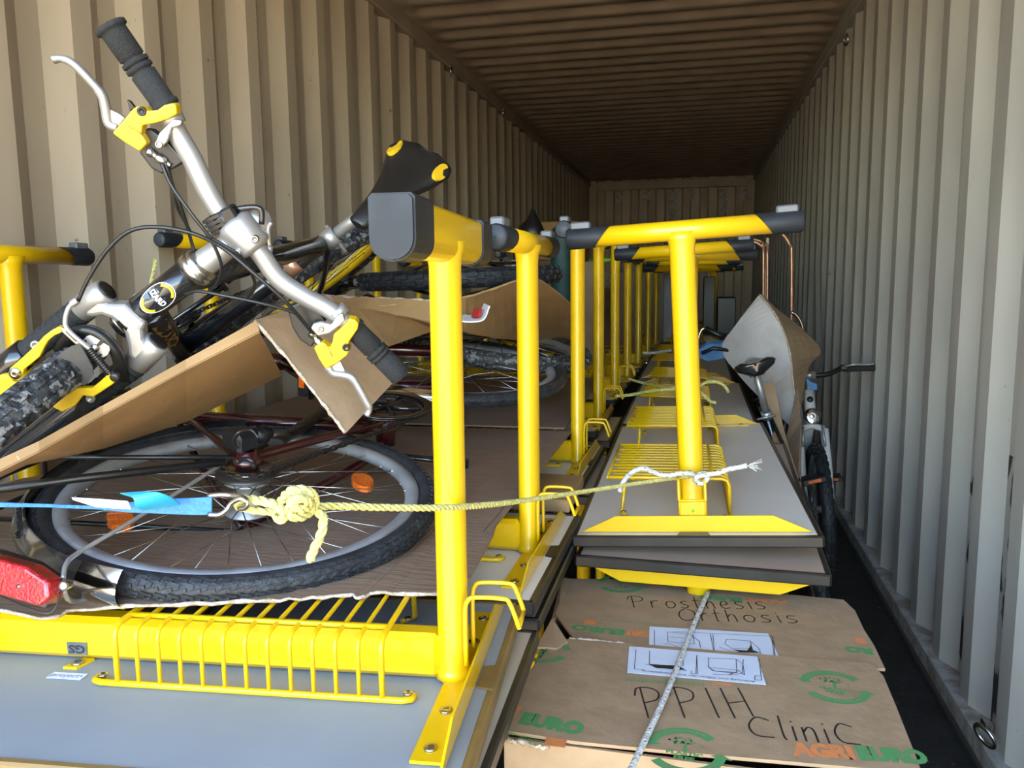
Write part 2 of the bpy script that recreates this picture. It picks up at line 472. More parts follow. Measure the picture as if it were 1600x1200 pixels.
# ================================================================ desks
def uprism(px, y0, y1, H, w, h):
    prof = [(w-.004, h), (w, h-.004), (w, -h*.35)]+[(w*math.cos(a), -h*.35-(h*.65)*math.sin(a)) for a in [PI*k/10 for k in range(1, 10)]]+[(-w, -h*.35), (-w, h-.004), (-w+.004, h)]
    n = len(prof)
    vs = [(px+x, y0, H+z) for x, z in prof]+[(px+x, y1, H+z) for x, z in prof]
    return vs, [list(range(n)), [n+i for i in range(n)][::-1]]+[(i, n+i, n+(i+1) % n, (i+1) % n) for i in range(n)]
def screw(name, p, parent, r=.0065, ax=(0, 0, 1)):
    m = MB(); m.lathe(p, ax, [(0, r*1.3), (.002, r*1.25), (.003, r*.7), (.0015, r*.5)], 10, True)
    m.build(name, M_STEEL, parent)
def desk(M, label, H=.6, oval=False, edge=None, surf=None, baskets=(True, True), bare=False, group='school desks stacked legs up', top=None, tw=.25, foot_y=.235, ends=(-1, 1), far=False, L=.638, PX=.58):
    """local frame: x along the desk top, z=0 is the underside, legs grow to +z (the desk stands on its head)"""
    edge = edge or M_EDGE; surf = surf or M_GREY; top = top or M_BEIGE
    r = empty('school_desk', M, label, 'desk', group)
    m = MB()
    m.mat(0).box((0, 0, -.009), (2*L-.012, 2*tw-.012, .018))
    m.mat(1).box((0, 0, -.0195), (2*L-.012, 2*tw-.012, .003))
    tt = m.build('desk_top', [surf, top], r)
    e = MB()
    for sx in (-1, 1): e.box((sx*(L-.003), 0, -.0105), (.013, 2*tw+.004, .024), bev=.003)
    for sy in (-1, 1): e.box((0, sy*(tw-.003), -.0105), (2*L+.004, .013, .024), bev=.003)
    if not far:
        for sx in (-1, 1):
            e.plate([(sx*(L-.022), -.028, .0015), (sx*L, -.034, .0015), (sx*L, .034, .0015), (sx*(L-.022), .028, .0015)], (0, 0, .003))
    e.build('edge_trim', edge, tt)
    bm = MB(); bm.box((0, 0, .034), (2*PX-.03, .038, .062), bev=.008); bm.build('cross_beam', M_YEL, r)
    seg = 8 if far else 16
    for sx in (-1, 1):
        px = sx*PX
        pm = MB()
        # oval post with a flared weld at both ends
        pm.tube([(px, 0, .004), (px, 0, .012), (px, 0, .02), (px, 0, H-.035), (px, 0, H-.02), (px, 0, H-.004)], [.025, .0225, .0205, .0205, .0225, .027], seg, flat=1.25 if not oval else 1.1, up=(1, 0, 0))
        pm.build('post', M_YEL, r)
        fm = MB()
        if oval:
            fm.add(*uprism(px, -foot_y+.075, foot_y-.075, H, .0205, .030))
        else:
            fm.tube([(px, -foot_y+.055, H), (px, foot_y-.055, H)], .0205, seg)
        fb = fm.build('foot_bar', M_YEL, r)
        for sy in (-1, 1):
            cm = MB()
            y0, y1 = foot_y-.075, foot_y
            if oval:
                cm.add(*uprism(px, sy*(y0-.006), sy*(y1-.004), H, .0235, .033))
                cm.add(*uprism(px, sy*(y1-.005), sy*y1, H, .0215, .031))
                cm.build('end_cap', M_CAP, fb)
            else:
                # slanted mouth of the cap
                n = seg; vs = []
                for j, (yy, rr) in enumerate(((y0, .0215), (y1-.006, .0225), (y1, .0195))):
                    for k in range(n):
                        a = 2*PI*k/n
                        z = math.sin(a)*rr; x = math.cos(a)*rr
                        yv = yy+((-z)*.8 if j == 0 else 0)
                        vs.append((px+x, sy*yv, H+z))
                fs = [(j*n+k, j*n+(k+1) % n, (j+1)*n+(k+1) % n, (j+1)*n+k) for j in range(2) for k in range(n)]
                cm.add(vs, fs, True)
                cm.add([vs[2*n+k] for k in range(n)], [list(range(n))])
                cm.build('end_cap', M_CAP, fb)
                dm = MB(); dm.lathe((px, sy*(y1-.0005), H), (0, sy, 0), [(0, .0175), (.0015, .0165), (.0018, .001)], seg)
                dm.build('cap_disc', M_CAPD, fb)
                qm = MB(); qm.box((px, sy*(foot_y-.03), H+.025), (.024, .042, .016), bev=.003); qm.build('foot_pad', M_PAD, fb)
        # L shaped flange screwed to the top
        gm = MB()
        fx = px+sx*.012
        gm.plate([(fx-.02*1, -.20, .003), (fx-.02, .20, .003), (fx+.02, .20, .003), (fx+.02, -.20, .003)], (0, 0, .004))
        gx = fx+sx*.02
        gm.plate([(gx, -.235, .002), (gx, -.16, .036), (gx, .16, .036), (gx, .235, .002)], (.003, 0, 0))
        fl_ = gm.build('flange', M_YEL, r)
        if not far:
            for yy in (-.175, -.095, .095, .175): screw('screw', (fx-sx*.002, yy, .005), fl_)
            # two bent wire bag hooks beside the post
            for yy in (-.026, .026):
                hm = MB()
                o = px+sx*.022
                hm.tube(crv([(o+sx*.0, yy, .03), (o, yy, .10), (o+sx*.004, yy, .118), (o+sx*.014, yy, .123), (o+sx*.05, yy, .123), (o+sx*.058, yy, .118), (o+sx*.066, yy, .098), (o+sx*.070, yy, .085)], 3), .0032, 6)
                if yy > 0: hm.tube([(o+sx*.070, -.026, .085), (o+sx*.070, .026, .085)], .0032, 6)
                hm.build('bag_hook', M_YEL, r)
    # book baskets of bent wire
    for bi, sx in enumerate((-1, 1)):
        if not baskets[bi]: continue
        x0, x1 = sx*.325-.18, sx*.325+.18
        bk = MB()
        bk.tube([(x0-.03, -.062, .006)]+[(x0-.038, -.068, .006), (x0-.036, -.076, .006), (x0-.025, -.08, .006), (x1+.025, -.08, .006), (x1+.036, -.076, .006), (x1+.038, -.068, .006), (x1+.03, -.062, .006)], .0048, 6)
        bk.tube([(x0, -.045, .086), (x1, -.045, .086)], .0036, 6)
        bk.tube([(x0, .185, .092), (x1, .185, .092)], .0036, 6)
        for xx in (x0+.02, x1-.02):
            bk.tube([(xx-.02, .15, .006), (xx-.008, .16, .006), (xx, .158, .012), (xx, .152, .05), (xx, .15, .088)], .0045, 6)
        b = bk.build('book_basket', M_YEL, r)
        nw = 13
        for k in range(nw):
            xx = x0+(x1-x0)*k/(nw-1)
            w = MB()
            dp = .185 if k % 2 == 0 else .172
            w.tube([(xx, -.08, .006), (xx, -.080, .070), (xx, -.076, .080), (xx, -.066, .0845), (xx, .10, .090), (xx, dp, .092)], .0042 if k in (0, nw-1) else .0032, 5 if far else 6)
            w.build('wire', M_YEL, b)
        if not far:
            for xx in (x0-.03, x1+.03): screw('screw', (xx, -.068, .009), b, .005)
            for xx in (x0+.008, x1-.03): screw('screw', (xx, .154, .009), b, .005)
    return r
def pose(x, y, z, yaw=0, roll=0, pitch=0):
    return Matrix.Translation((x, y, z)) @ Matrix.Rotation(yaw, 4, 'Z') @ Matrix.Rotation(roll, 4, 'Y') @ Matrix.Rotation(pitch, 4, 'X')
R90 = PI/2
TZ = .74
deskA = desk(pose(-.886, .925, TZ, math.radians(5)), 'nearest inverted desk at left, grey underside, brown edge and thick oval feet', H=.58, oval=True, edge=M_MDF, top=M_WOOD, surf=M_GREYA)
deskB = desk(pose(-.888, 1.487, TZ+.002, math.radians(-.5)), 'inverted desk second from the front in the left row, round foot bars', H=.592)
desk(pose(-.905, 2.262, TZ, math.radians(-.5)), L=.625, label='inverted desk third from the front in the left row behind the cardboard', H=.65, far=False)
lab = ['inverted desk fourth from the front in the left row', 'inverted desk fifth from the front in the left row', 'inverted desk sixth from the front in the left row',
       'inverted desk seventh from the front in the left row', 'inverted desk eighth from the front in the left row', 'inverted desk ninth from the front in the left row']
for i, (y, h, dx) in enumerate(((2.976, .66, -.03), (3.70, .70, -.04), (4.28, .62, -.03), (4.95, .62, -.02), (5.6, .62, -.0), (6.3, .62, .02))):
    desk(pose(-.90+dx, y, TZ, math.radians(-.5)), lab[i], H=h, far=i > 1, L=.605)
# right row, long side into the container
MC = Matrix(((-.014, -.998, -.056, -.005), (1., -.014, .001, 2.286), (-.002, -.056, .998, .738), (0, 0, 0, 1)))
def ortho(M):
    a = V((M[0][0], M[1][0], M[2][0])).normalized(); b = V((M[0][1], M[1][1], M[2][1])); b = (b-a*a.dot(b)).normalized(); c = a.cross(b)
    return Matrix(((a.x, b.x, c.x, M[0][3]), (a.y, b.y, c.y, M[1][3]), (a.z, b.z, c.z, M[2][3]), (0, 0, 0, 1)))
MC = ortho(MC)
deskC = desk(MC, 'front inverted desk of the right row, grey underside, ropes tied round its post', H=.624, L=.65, PX=.59)
desk(pose(-.02, 3.66, .715, R90, 0, 0), 'inverted desk directly behind the front one in the right row', H=.63, far=False)
desk(pose(-.05, 5.05, .715, R90, 0, 0), 'third inverted desk in the right row, deep in the container', H=.60, far=True)
desk(pose(-.02, 6.45, .715, R90, 0, 0), 'fourth inverted desk in the right row, far back', H=.62, far=True)
desk(pose(.16, 7.9, .715, R90, 0, 0), 'rearmost inverted desk at the far right', H=.62, far=True)
# upright desks carrying them (PXD)
FL = Matrix.Rotation(PI, 4, 'X')
def upright(x, y, ztop, yaw, label, **k):
    # total height = ztop ; underside at ztop-.025
    return desk(pose(x, y, ztop-.026, yaw) @ FL, label, H=ztop-.026-.047, group='school desks standing upright below the others', far=True, **k)
upright(.036, 2.243, .695, R90+math.radians(-2), 'upright desk under the front desk of the right row, brown top showing', top=M_BROWNTOP)
upright(-.868, .93, .713, math.radians(2), 'upright desk under the nearest left desk, beige top rim showing', top=M_BEIGE)
upright(-.885, 1.50, .711, 0, 'upright desk under the second desk of the left row')
upright(-.89, 2.27, .711, 0, 'upright desk under the third desk of the left row')
upright(-.92, 2.98, .711, 0, 'upright desk under the fourth desk of the left row')
upright(-.02, 3.66, .688, R90, 'upright desk under the second desk of the right row')
upright(.16, 7.9, .688, R90, 'upright desk under the rearmost inverted desk at the far right')
# stickers on the nearest desk
m = MB()
p = atz(105, 1056, TZ+.0012)
yw = math.radians(5)
ex, ey = V((math.cos(yw), math.sin(yw), 0)), V((-math.sin(yw), math.cos(yw), 0))
def quad_on(m, c, ex, ey, w, h, t): m.plate([c-ex*w/2-ey*h/2, c+ex*w/2-ey*h/2, c+ex*w/2+ey*h/2, c-ex*w/2+ey*h/2], t)
quad_on(m, p, ex, ey, .050, .016, (0, 0, .0006))
m.build('paper_sticker', M_LABELW, deskA, world=True, label='small white sticker with blue lettering')
m = MB(); vs, fs = mesh_text('project\u2022', .013, .0)
m.add([p+ex*x*1.1+ey*y+V((0, 0, .0008)) for x, y, z in vs], fs); m.build('sticker_print', M_BLUEI, deskA, world=True)
# inspection plate on the beam, upside down letters
RA = deskA.matrix_world
q = [atp(x, y, RA @ V((0, -.0195, .03)), RA.to_3x3() @ V((0, -1, 0))) for x, y in ((105, 1003), (136, 1004), (137, 1023), (107, 1022))]
nrm = (RA.to_3x3() @ V((0, -1, 0))).normalized()
m = MB(); m.plate([a+nrm*.0008 for a in q], nrm*.001); m.build('inspection_plate', M_PAD, deskA, world=True, label='silver sticker with the letters GS')
m = MB(); vs, fs = mesh_text('GS', .020, .0006); c = sum(q, V())/4+nrm*.0018
m.add([c-ex*x*1.05-V((0, 0, 1))*y*.8 for x, y, z in vs], fs); m.build('plate_print', M_INK, deskA, world=True)
m = MB(); c = RA @ V((-.655*.0-.72+.6-.0, 0, 0)); c = atz(122, 1038, TZ+.002)
m.plate([c+ex*a+ey*b for a, b in ((-.014, -.012), (.006, -.012), (.014, .016), (-.002, .016))], (0, 0, .004)); m.build('beam_clip', M_YEL, deskA, world=True)
screw('screw', deskA.matrix_world.inverted() @ (c+V((0, 0, .002))), deskA)
# green dot on the foot of post C
inv = deskC.matrix_world
m = MB(); m.lathe((-.5655-.05, .0, .045), (-1, 0, 0), [(0, .004), (.001, .0035), (.0012, 0)], 12); m.build('green_dot', M_LIME, deskC)
m = MB(); m.box((-.613, 0, .034), (.006, .052, .062), bev=.002); m.build('post_plate', M_YEL, deskC)

# ================================================================ bicycles
def wheel(root, nm, c, ax, R, tw, tyre_mat, rim_mat, spokes=36, tread='block', spoke_mat=None, hubr=.018, hubw=.06, reflectors=(), rimw=.012, detail=True, hub_mat=None, tyre_label=None):
    """one wheel: rim (part) > tyre, hub, spokes; c centre, ax axle direction, world coordinates"""
    c = V(c); ax = V(ax).normalized(); u = ax.orthogonal().normalized(); w = ax.cross(u)
    Mx = Matrix(((u.x, w.x, ax.x, c.x), (u.y, w.y, ax.y, c.y), (u.z, w.z, ax.z, c.z), (0, 0, 0, 1)))
    L = ROOT[root.name] @ Mx
    N = 96 if detail else 48
    def torus(prof, n=N):
        vs = []
        for i in range(n):
            a = 2*PI*i/n
            for (r, z) in prof: vs.append((math.cos(a)*r, math.sin(a)*r, z))
        k = len(prof)
        fs = [(i*k+j, ((i+1) % n)*k+j, ((i+1) % n)*k+(j+1) % k, i*k+(j+1) % k) for i in range(n) for j in range(k)]
        return vs, fs
    rt = R-tw*.5
    rr = R-tw+.002
    m = MB(); m.add(*torus([(rr, -tw*.32), (rr, tw*.32), (rr-.010, tw*.33), (rr-.020, rimw*.8), (rr-.024, 0), (rr-.020, -rimw*.8), (rr-.010, -tw*.33)]), smooth=True)
    rim = m.build(nm, rim_mat, root); rim.matrix_local = L
    m = MB()
    m.add(*torus([(rt+tw*.5*math.cos(a)*(.96), tw*.5*math.sin(a)) for a in [2*PI*k/12 for k in range(12)]]), smooth=True)
    rnd = random.Random(5)
    if tread == 'block':
        nb = 64 if detail else 40
        for row, (za, off) in enumerate(((-.62, 0), (-.22, .5), (.22, 0), (.62, .5))):
            for i in range(nb):
                a = 2*PI*(i+off)/nb
                ang = za*1.35
                rc = rt+math.cos(ang)*tw*.5; zc = math.sin(ang)*tw*.5
                er = V((math.cos(a), math.sin(a), 0)); et = V((-math.sin(a), math.cos(a), 0)); ez = V((0, 0, 1))
                nn = er*math.cos(ang)+ez*math.sin(ang); ss = et.cross(nn)
                Rm = Matrix((et, ss, nn)).transposed()
                m.box(er*rc+ez*zc+nn*.0006, (2*PI*R/nb*rnd.uniform(.5, .62), tw*.20, .006), Rm)
    elif tread == 'city':
        nb = 110
        for row, (za, sk) in enumerate(((-.5, .5), (-.17, -.5), (.17, .5), (.5, -.5), (.82, .3), (-.82, .3))):
            for i in range(nb):
                a = 2*PI*(i+(row % 2)*.5)/nb
                ang = za*1.3
                rc = rt+math.cos(ang)*tw*.48; zc = math.sin(ang)*tw*.5
                er = V((math.cos(a), math.sin(a), 0)); et = V((-math.sin(a), math.cos(a), 0)); ez = V((0, 0, 1))
                nn = er*math.cos(ang)+ez*math.sin(ang); ss = et.cross(nn)
                Rm = Matrix((et, ss, nn)).transposed() @ Matrix.Rotation(sk*.5, 3, 'Z')
                m.box(er*rc+ez*zc, (2*PI*R/nb*.78, tw*.15, .0028), Rm)
    m.build('tyre', tyre_mat, rim, label=tyre_label)
    m = MB()
    hw = hubw/2
    m.lathe((0, 0, -hw-.012), (0, 0, 1), [(0, .004), (.0, .008), (.008, .008), (.010, hubr*.8), (.012, hubr*1.5), (.015, hubr*1.5), (.018, hubr*.85), (hubw+.006, hubr*.85), (hubw+.009, hubr*1.5), (hubw+.012, hubr*1.5), (hubw+.014, hubr*.8), (hubw+.016, .008), (hubw+.024, .008), (hubw+.024, .004)], 20)
    m.build('hub', hub_mat or M_ALU, rim)
    # four spoke meshes shared round the wheel
    sm_ = spoke_mat or M_STEEL
    per = spokes//4
    for q in range(4):
        side = 1 if q % 2 else -1
        lead = 1 if q < 2 else -1
        a0 = 0; a1 = lead*.72
        m = MB()
        b0 = V((math.cos(a1)*hubr*1.35, math.sin(a1)*hubr*1.35, side*hw)); b1 = V(((rr-.014), 0, side*.003))
        m.tube([b0, b1], .00105 if detail else .0014, 4)
        m.tube([b1+(b0-b1)*.045, b1], .0019, 5)
        me = m.mesh([sm_]); me.name = 'spoke'
        for i in range(per):
            link_mesh('spoke', me, rim, Matrix.Rotation(2*PI*(i*4+q)/spokes, 4, 'Z'))
    for ra in reflectors:
        m = MB()
        if not isinstance(ra, (int, float)):
            ra = math.atan2((ra-c).dot(w), (ra-c).dot(u))
        rc = R*.62; er = V((math.cos(ra), math.sin(ra), 0)); et = V((-math.sin(ra), math.cos(ra), 0))
        poly = [er*(rc+.019*math.sin(t))+et*(.034*math.cos(t)) for t in [2*PI*k/18 for k in range(18)]]
        m.plate(poly, (0, 0, .012)); m.build('spoke_reflector', M_ORG, rim, label='orange spoke reflector')
    return rim, Mx

def bike_frame_matrix(fwd, left, origin):
    f = V(fwd).normalized(); l = V(left); l = (l-f*f.dot(l)).normalized(); u = f.cross(l)
    return Matrix(((f.x, l.x, u.x, origin[0]), (f.y, l.y, u.y, origin[1]), (f.z, l.z, u.z, origin[2]), (0, 0, 0, 1)))

def bike(M, label, R=.33, tw=.05, frame_mat=None, tyre_mat=None, rim_mat=None, detail=False, wb=(.425, .62), bbh=-.035, steer=0, ha=71, ax_crown=.41, ht=.12, seat=.60, front=True, bar=True, barw=.28, spokes=28, tread='block',
         fork_mat=None, fenders=None, saddle_mat=None, group='bicycles', rigid=True, tube_r=.017, crank=0, chain_y=-.045, spoke_mat=None, reflectors=(), pedals=True, barrise=.03, bar_mat=None, gr=.25, stem_h=.10, rear=True, chain=True, hubr=.018, sad_mat=None):
    """bike local frame: origin at the bottom bracket, x forward, y left, z up"""
    fm = frame_mat or M_BIKEBLK
    root = empty('bicycle', M, label, 'bicycle', group)
    hr = ha*PI/180
    a = V((-math.cos(hr), 0, math.sin(hr))); pf = V((a.z, 0, -a.x))
    fh = V((wb[1], 0, -bbh)); rh = V((-wb[0], 0, -bbh))
    base = fh-pf*.042
    hb = base+a*ax_crown; htp = base+a*(ax_crown+ht)
    sa = V((-math.cos(math.radians(72)), 0, math.sin(math.radians(72))))
    st = sa*(seat*.72)
    m = MB()
    m.tube([hb-a*.005, htp+a*.005], .0235, 14)
    m.tube([V((0, 0, 0)), st], tube_r, 12)
    m.tube([V((0, 0, 0)), hb+a*.025], tube_r*1.35, 12)
    m.tube([st-sa*.03, htp-a*.03], tube_r*1.05, 12)
    m.tube([V((0, -.034, 0)), V((0, .034, 0))], .022, 14)
    for s in (-1, 1):
        m.tube(crv([V((0, s*.02, 0)), V((-.12, s*.04, 0)), rh+V((.05, s*.06, 0)), rh+V((0, s*.064, 0))], 3), .009, 8)
        m.tube(crv([st-sa*.02+V((0, s*.012, 0)), (st+rh)/2+V((0, s*.045, 0)), rh+V((0, s*.064, .01))], 3), .0075, 8)
        m.box(rh+V((.0, s*.064, 0)), (.035, .004, .035))
    frame = m.build('frame', fm, root)
    Rs = Matrix.Rotation(steer, 3, a)
    def S(ax, p, side): return base+a*ax+Rs @ (pf*p+V((0, side, 0)))
    d = dict(root=root, frame=frame, M=M, a=a, pf=pf, base=base, hb=hb, ht=htp, st=st, sa=sa, rh=rh, S=S, Rs=Rs, fh=fh)
    ldir = M.to_3x3() @ V((0, 1, 0))
    Wd = lambda p: M @ V(p)
    if rear:
        d['rw'] = wheel(root, 'rear_wheel', Wd(rh), ldir, R, tw, tyre_mat or M_RUB, rim_mat or M_ALU, spokes, tread, detail=detail, spoke_mat=spoke_mat, reflectors=reflectors, hubr=hubr)
    if front:
        fl = M.to_3x3() @ (Rs @ V((0, 1, 0)))
        d['fw'] = wheel(root, 'front_wheel', Wd(S(0, .042, 0)), fl, R, tw, tyre_mat or M_RUB, rim_mat or M_ALU, spokes, tread, detail=detail, spoke_mat=spoke_mat)
        if rigid:
            m = MB()
            m.tube([S(ax_crown-.03, 0, -.05), S(ax_crown-.012, 0, 0), S(ax_crown-.03, 0, .05)], .015, 10)
            for s in (-1, 1):
                m.tube(crv([S(ax_crown-.03, 0, s*.052), S(.2, .004, s*.054), S(.07, .015, s*.054), S(0, .042, s*.052)], 3), [.0145]*6+[.012]*3+[.009], 8) if False else m.tube([S(ax_crown-.03, 0, s*.052), S(.2, .004, s*.054), S(.07, .015, s*.054), S(0, .042, s*.052)], [.019, .018, .015, .010], 8)
            m.build('fork', fork_mat or fm, root)
    # seatpost and saddle
    m = MB(); m.tube([st-sa*.01, sa*(seat-.03)], .0132, 12)
    m.build('seatpost', M_ALU, root)
    m = MB(); m.lathe(st-sa*.02, sa, [(0, .019), (.0, .0205), (.03, .0205), (.03, .015)], 14); m.tube([st+V((-.02, -.03, -.01)), st+V((-.022, .04, -.01))], .005, 6); m.build('seat_clamp', M_ALU, root)
    m = MB()
    sp = sa*seat
    prof = [(.15, .012, .008), (.145, .020, .018), (.10, .024, .026), (.05, .030, .030), (0, .042, .033), (-.05, .062, .036), (-.09, .075, .038), (-.115, .068, .036), (-.128, .04, .028), (-.130, .01, .015)]
    vs = []; n = 14
    for (x, w, h) in prof:
        for k in range(n):
            t = 2*PI*k/n
            zz = math.sin(t)*(h*.5 if math.sin(t) > 0 else h*.9)
            vs.append(sp+V((x, math.cos(t)*w, zz+.012-(.010 if x < 0 and abs(math.cos(t)) < .3 else 0)+(.006 if x < -.08 else 0))))
    fs = [(i*n+k, (i+1)*n+k, (i+1)*n+(k+1) % n, i*n+(k+1) % n) for i in range(len(prof)-1) for k in range(n)]
    m.add(vs, fs, True); m.add([vs[k] for k in range(n)], [list(range(n))]); m.add([vs[-n+k] for k in range(n)], [list(range(n))[::-1]])
    if sad_mat is not None: m.v = [tuple(sp+sad_mat @ (V(p)-sp)) for p in m.v]
    sad = m.build('saddle', saddle_mat or M_BIKEBLK, root)
    m = MB()
    for s in (-1, 1): m.tube([sp+V((.11, s*.008, -.01)), sp+V((.03, s*.022, -.03)), sp+V((-.05, s*.022, -.03)), sp+V((-.10, s*.03, -.01))], .0035, 6)
    if sad_mat is not None: m.v = [tuple(sp+sad_mat @ (V(p)-sp)) for p in m.v]
    m.build('rail', M_STEEL, sad)
    d['saddle'] = sad; d['sp'] = sp
    # drivetrain
    cy = chain_y
    m = MB(); m.lathe((0, cy, 0), (0, -1, 0), [(-.002, .070), (-.002, .088), (.0, .090), (.002, .088), (.002, .070), (-.002, .070)], 40)
    for k in range(5):
        t = 2*PI*k/5; m.tube([(0, cy-.001, 0), (math.cos(t)*.074, cy-.001, math.sin(t)*.074)], .006, 6)
    cr = m.build('chainring', M_BIKEBLK, root)
    for s in (-1, 1):
        t = crank+(0 if s < 0 else PI)
        dr = V((math.cos(t), 0, math.sin(t)))
        y = (cy-.016) if s < 0 else .06
        m = MB(); m.tube([V((0, y, 0)), dr*.08+V((0, y-.004*(-s), 0)), dr*.165+V((0, y+.008*s, 0))], [.014, .010, .012], 8, flat=.6)
        ca = m.build('crank_arm', M_BIKEBLK, root)
        if pedals:
            pc = dr*.165+V((0, y+s*.055, 0))
            m = MB()
            m.box(pc+V((.032, 0, 0)), (.012, .09, .024), bev=.003); m.box(pc-V((.032, 0, 0)), (.012, .09, .024), bev=.003)
            for yy in (-.036, 0, .036): m.box(pc+V((0, yy, 0)), (.06, .008, .018))
            m.tube([pc-V((0, s*.06, 0)), pc+V((0, s*.03, 0))], .006, 8)
            pe = m.build('pedal', M_BLK, root)
            m = MB(); m.box(pc+V((.0388, 0, 0)), (.003, .05, .012)); m.build('pedal_reflector', M_ORG, pe, label='orange pedal reflector')
            m = MB(); m.box(pc-V((.0388, 0, 0)), (.003, .05, .012)); m.build('pedal_reflector', M_ORG, pe, label='orange pedal reflector')
    if chain:
        m = MB(); m.lathe(rh+V((0, cy-.003, 0)), (0, 1, 0), [(0, .012), (0, .040), (.003, .042), (.006, .036), (.010, .034), (.013, .028), (.016, .012)], 28); m.build('sprocket', M_STEEL if detail else M_BLK, root)
        # chain loop of links
        pts = []
        R1, R2 = .088, .040
        L_ = rh.length
        dirx = rh.normalized(); dz = V((-dirx.z, 0, dirx.x))
        if dz.z < 0: dz = -dz
        for k in range(19):
            t = PI*k/18
            pts.append(V((0, cy, 0))-dirx*math.sin(t)*R1*1.0+dz*math.cos(t)*R1)
        for k in range(19):
            t = PI*k/18
            pts.append(rh+V((0, cy, 0))+dirx*math.sin(t)*R2-dz*math.cos(t)*R2)
        # resample
        m = MB()
        loop = pts+[pts[0]]
        acc = 0; step = .0127; nxt = 0; i = 0; out = []
        for i in range(len(loop)-1):
            seg = loop[i+1]-loop[i]; l = seg.length
            while nxt <= acc+l:
                out.append((loop[i]+seg*((nxt-acc)/max(l, 1e-9)), seg.normalized())); nxt += step
            acc += l
        for k, (p, t) in enumerate(out):
            yy = .0035 if k % 2 else .0018
            Rm = Matrix((t, V((0, 1, 0)), t.cross(V((0, 1, 0))))).transposed()
            for s in (-1, 1): m.box(p+V((0, s*yy, 0)), (.0145, .0012, .008), Rm)
            m.box(p+t*.006, (.004, .008, .004), Rm)
        m.build('chain', M_BLK if not detail else M_EDGE, root)
    if bar:
        h0 = ax_crown+ht
        m = MB(); m.tube([S(h0, 0, 0), S(h0+stem_h-.03, 0, 0), S(h0+stem_h, .02, 0), S(h0+stem_h, .06, 0)], .013, 12); m.tube([S(h0+stem_h, .06, -.025), S(h0+stem_h, .06, .025)], .019, 12); m.build('stem', M_ALU, root)
        hh = h0+stem_h
        bp = crv([S(hh+barrise, .02, -barw), S(hh+barrise, .035, -barw*.55), S(hh, .06, -.07), S(hh, .06, .07), S(hh+barrise, .035, barw*.55), S(hh+barrise, .02, barw)], 5)
        m = MB(); m.tube(bp, .0115, 10); m.build('handlebar', bar_mat or M_BLK, root)
        for s in (-1, 1):
            e0 = S(hh+barrise, .024, s*(barw-.11)); e1 = S(hh+barrise, .018, s*(barw+.005))
            m = MB(); m.tube([e0, e0+(e1-e0)*.1, e0+(e1-e0)*.9, e1], [.018, .016, .0165, .018], 12); m.build('grip', M_FOAM, root)
            b0 = S(hh+barrise, .03, s*(barw-.125))
            m = MB(); m.box(b0+Rs @ (pf*.02), (.03, .03, .022), bev=.004); m.tube([b0, b0+(e1-e0)*.06], .0155, 10)
            bl = m.build('brake_lever', M_BLK, root)
            m = MB(); q = b0+Rs @ (pf*.035); m.tube(crv([q, q+(e1-e0)*.3+Rs @ (pf*.03), q+(e1-e0)*.8+Rs @ (pf*.02), q+(e1-e0)*1.0+Rs @ (pf*.03)], 4), .0045, 8); m.build('lever_blade', M_ALU, bl)
    return d

# ---------------------------------------------------------------- the yellow and black mountain bike on top of the pile
def rodrigues(w):
    w = V(w); return Matrix.Rotation(w.length, 3, w.normalized())
R3 = rodrigues((1.391, -2.474, 3.47))
MM = Matrix.Translation((-1.13, 1.587, 1.116)) @ R3.to_4x4()
STE = .234
# the saddle sits twisted on its post, tail up and back, top towards the door
_t = (CR*.55+CU*.83)*.80+CF*.60; _t.normalize()
_l = CR*.92-CU*.38; _l = (_l-_t*_l.dot(_t)).normalized()
_n = (-_t).cross(_l)
if _n.dot(CF) > 0: _l = -_l; _n = (-_t).cross(_l)
SADM = R3.transposed() @ Matrix(((-_t.x, _l.x, _n.x), (-_t.y, _l.y, _n.y), (-_t.z, _l.z, _n.z)))
mt = bike(MM, 'black and yellow mountain bike on top of the pile with silver handlebar', R=.33, tw=.054, tyre_mat=M_MUD, rim_mat=M_BIKEYEL, detail=True, steer=STE, saddle_mat=M_SADDLE, bar=False, rigid=False, sad_mat=SADM,
          spokes=32, seat=.615, ht=.12, ax_crown=.415, crank=2.4, group=None, tube_r=.019)
rt_ = mt['root']
# cut-out parts of the front end are set out in the plane of the handlebar and the plane of the fork
A3 = (R3 @ mt['a']).normalized()
FW = (R3 @ (mt['Rs'] @ mt['pf'])).normalized()     # wheel heading
BX = (R3 @ (mt['Rs'] @ V((0, 1, 0)))).normalized()  # along the handlebar
W = lambda ax, p, s: MM @ mt['S'](ax, p, s)
barP = W(.66, .035, 0)
def bp(x, y, off=0): return atp(x, y, barP+FW*off, FW)
def fpn(x, y, off=0): return atp(x, y, W(.41, 0, 0)+FW*off, FW)
bpts = crv([bp(262, 172), bp(275, 205), bp(300, 248), bp(325, 300), bp(350, 340), bp(380, 366), bp(408, 398), bp(436, 436), bp(475, 463), bp(515, 484), bp(552, 513)], 5)
m = MB(); m.tube(bpts, .0142, 16); m.build('handlebar', M_ALU, rt_, world=True)
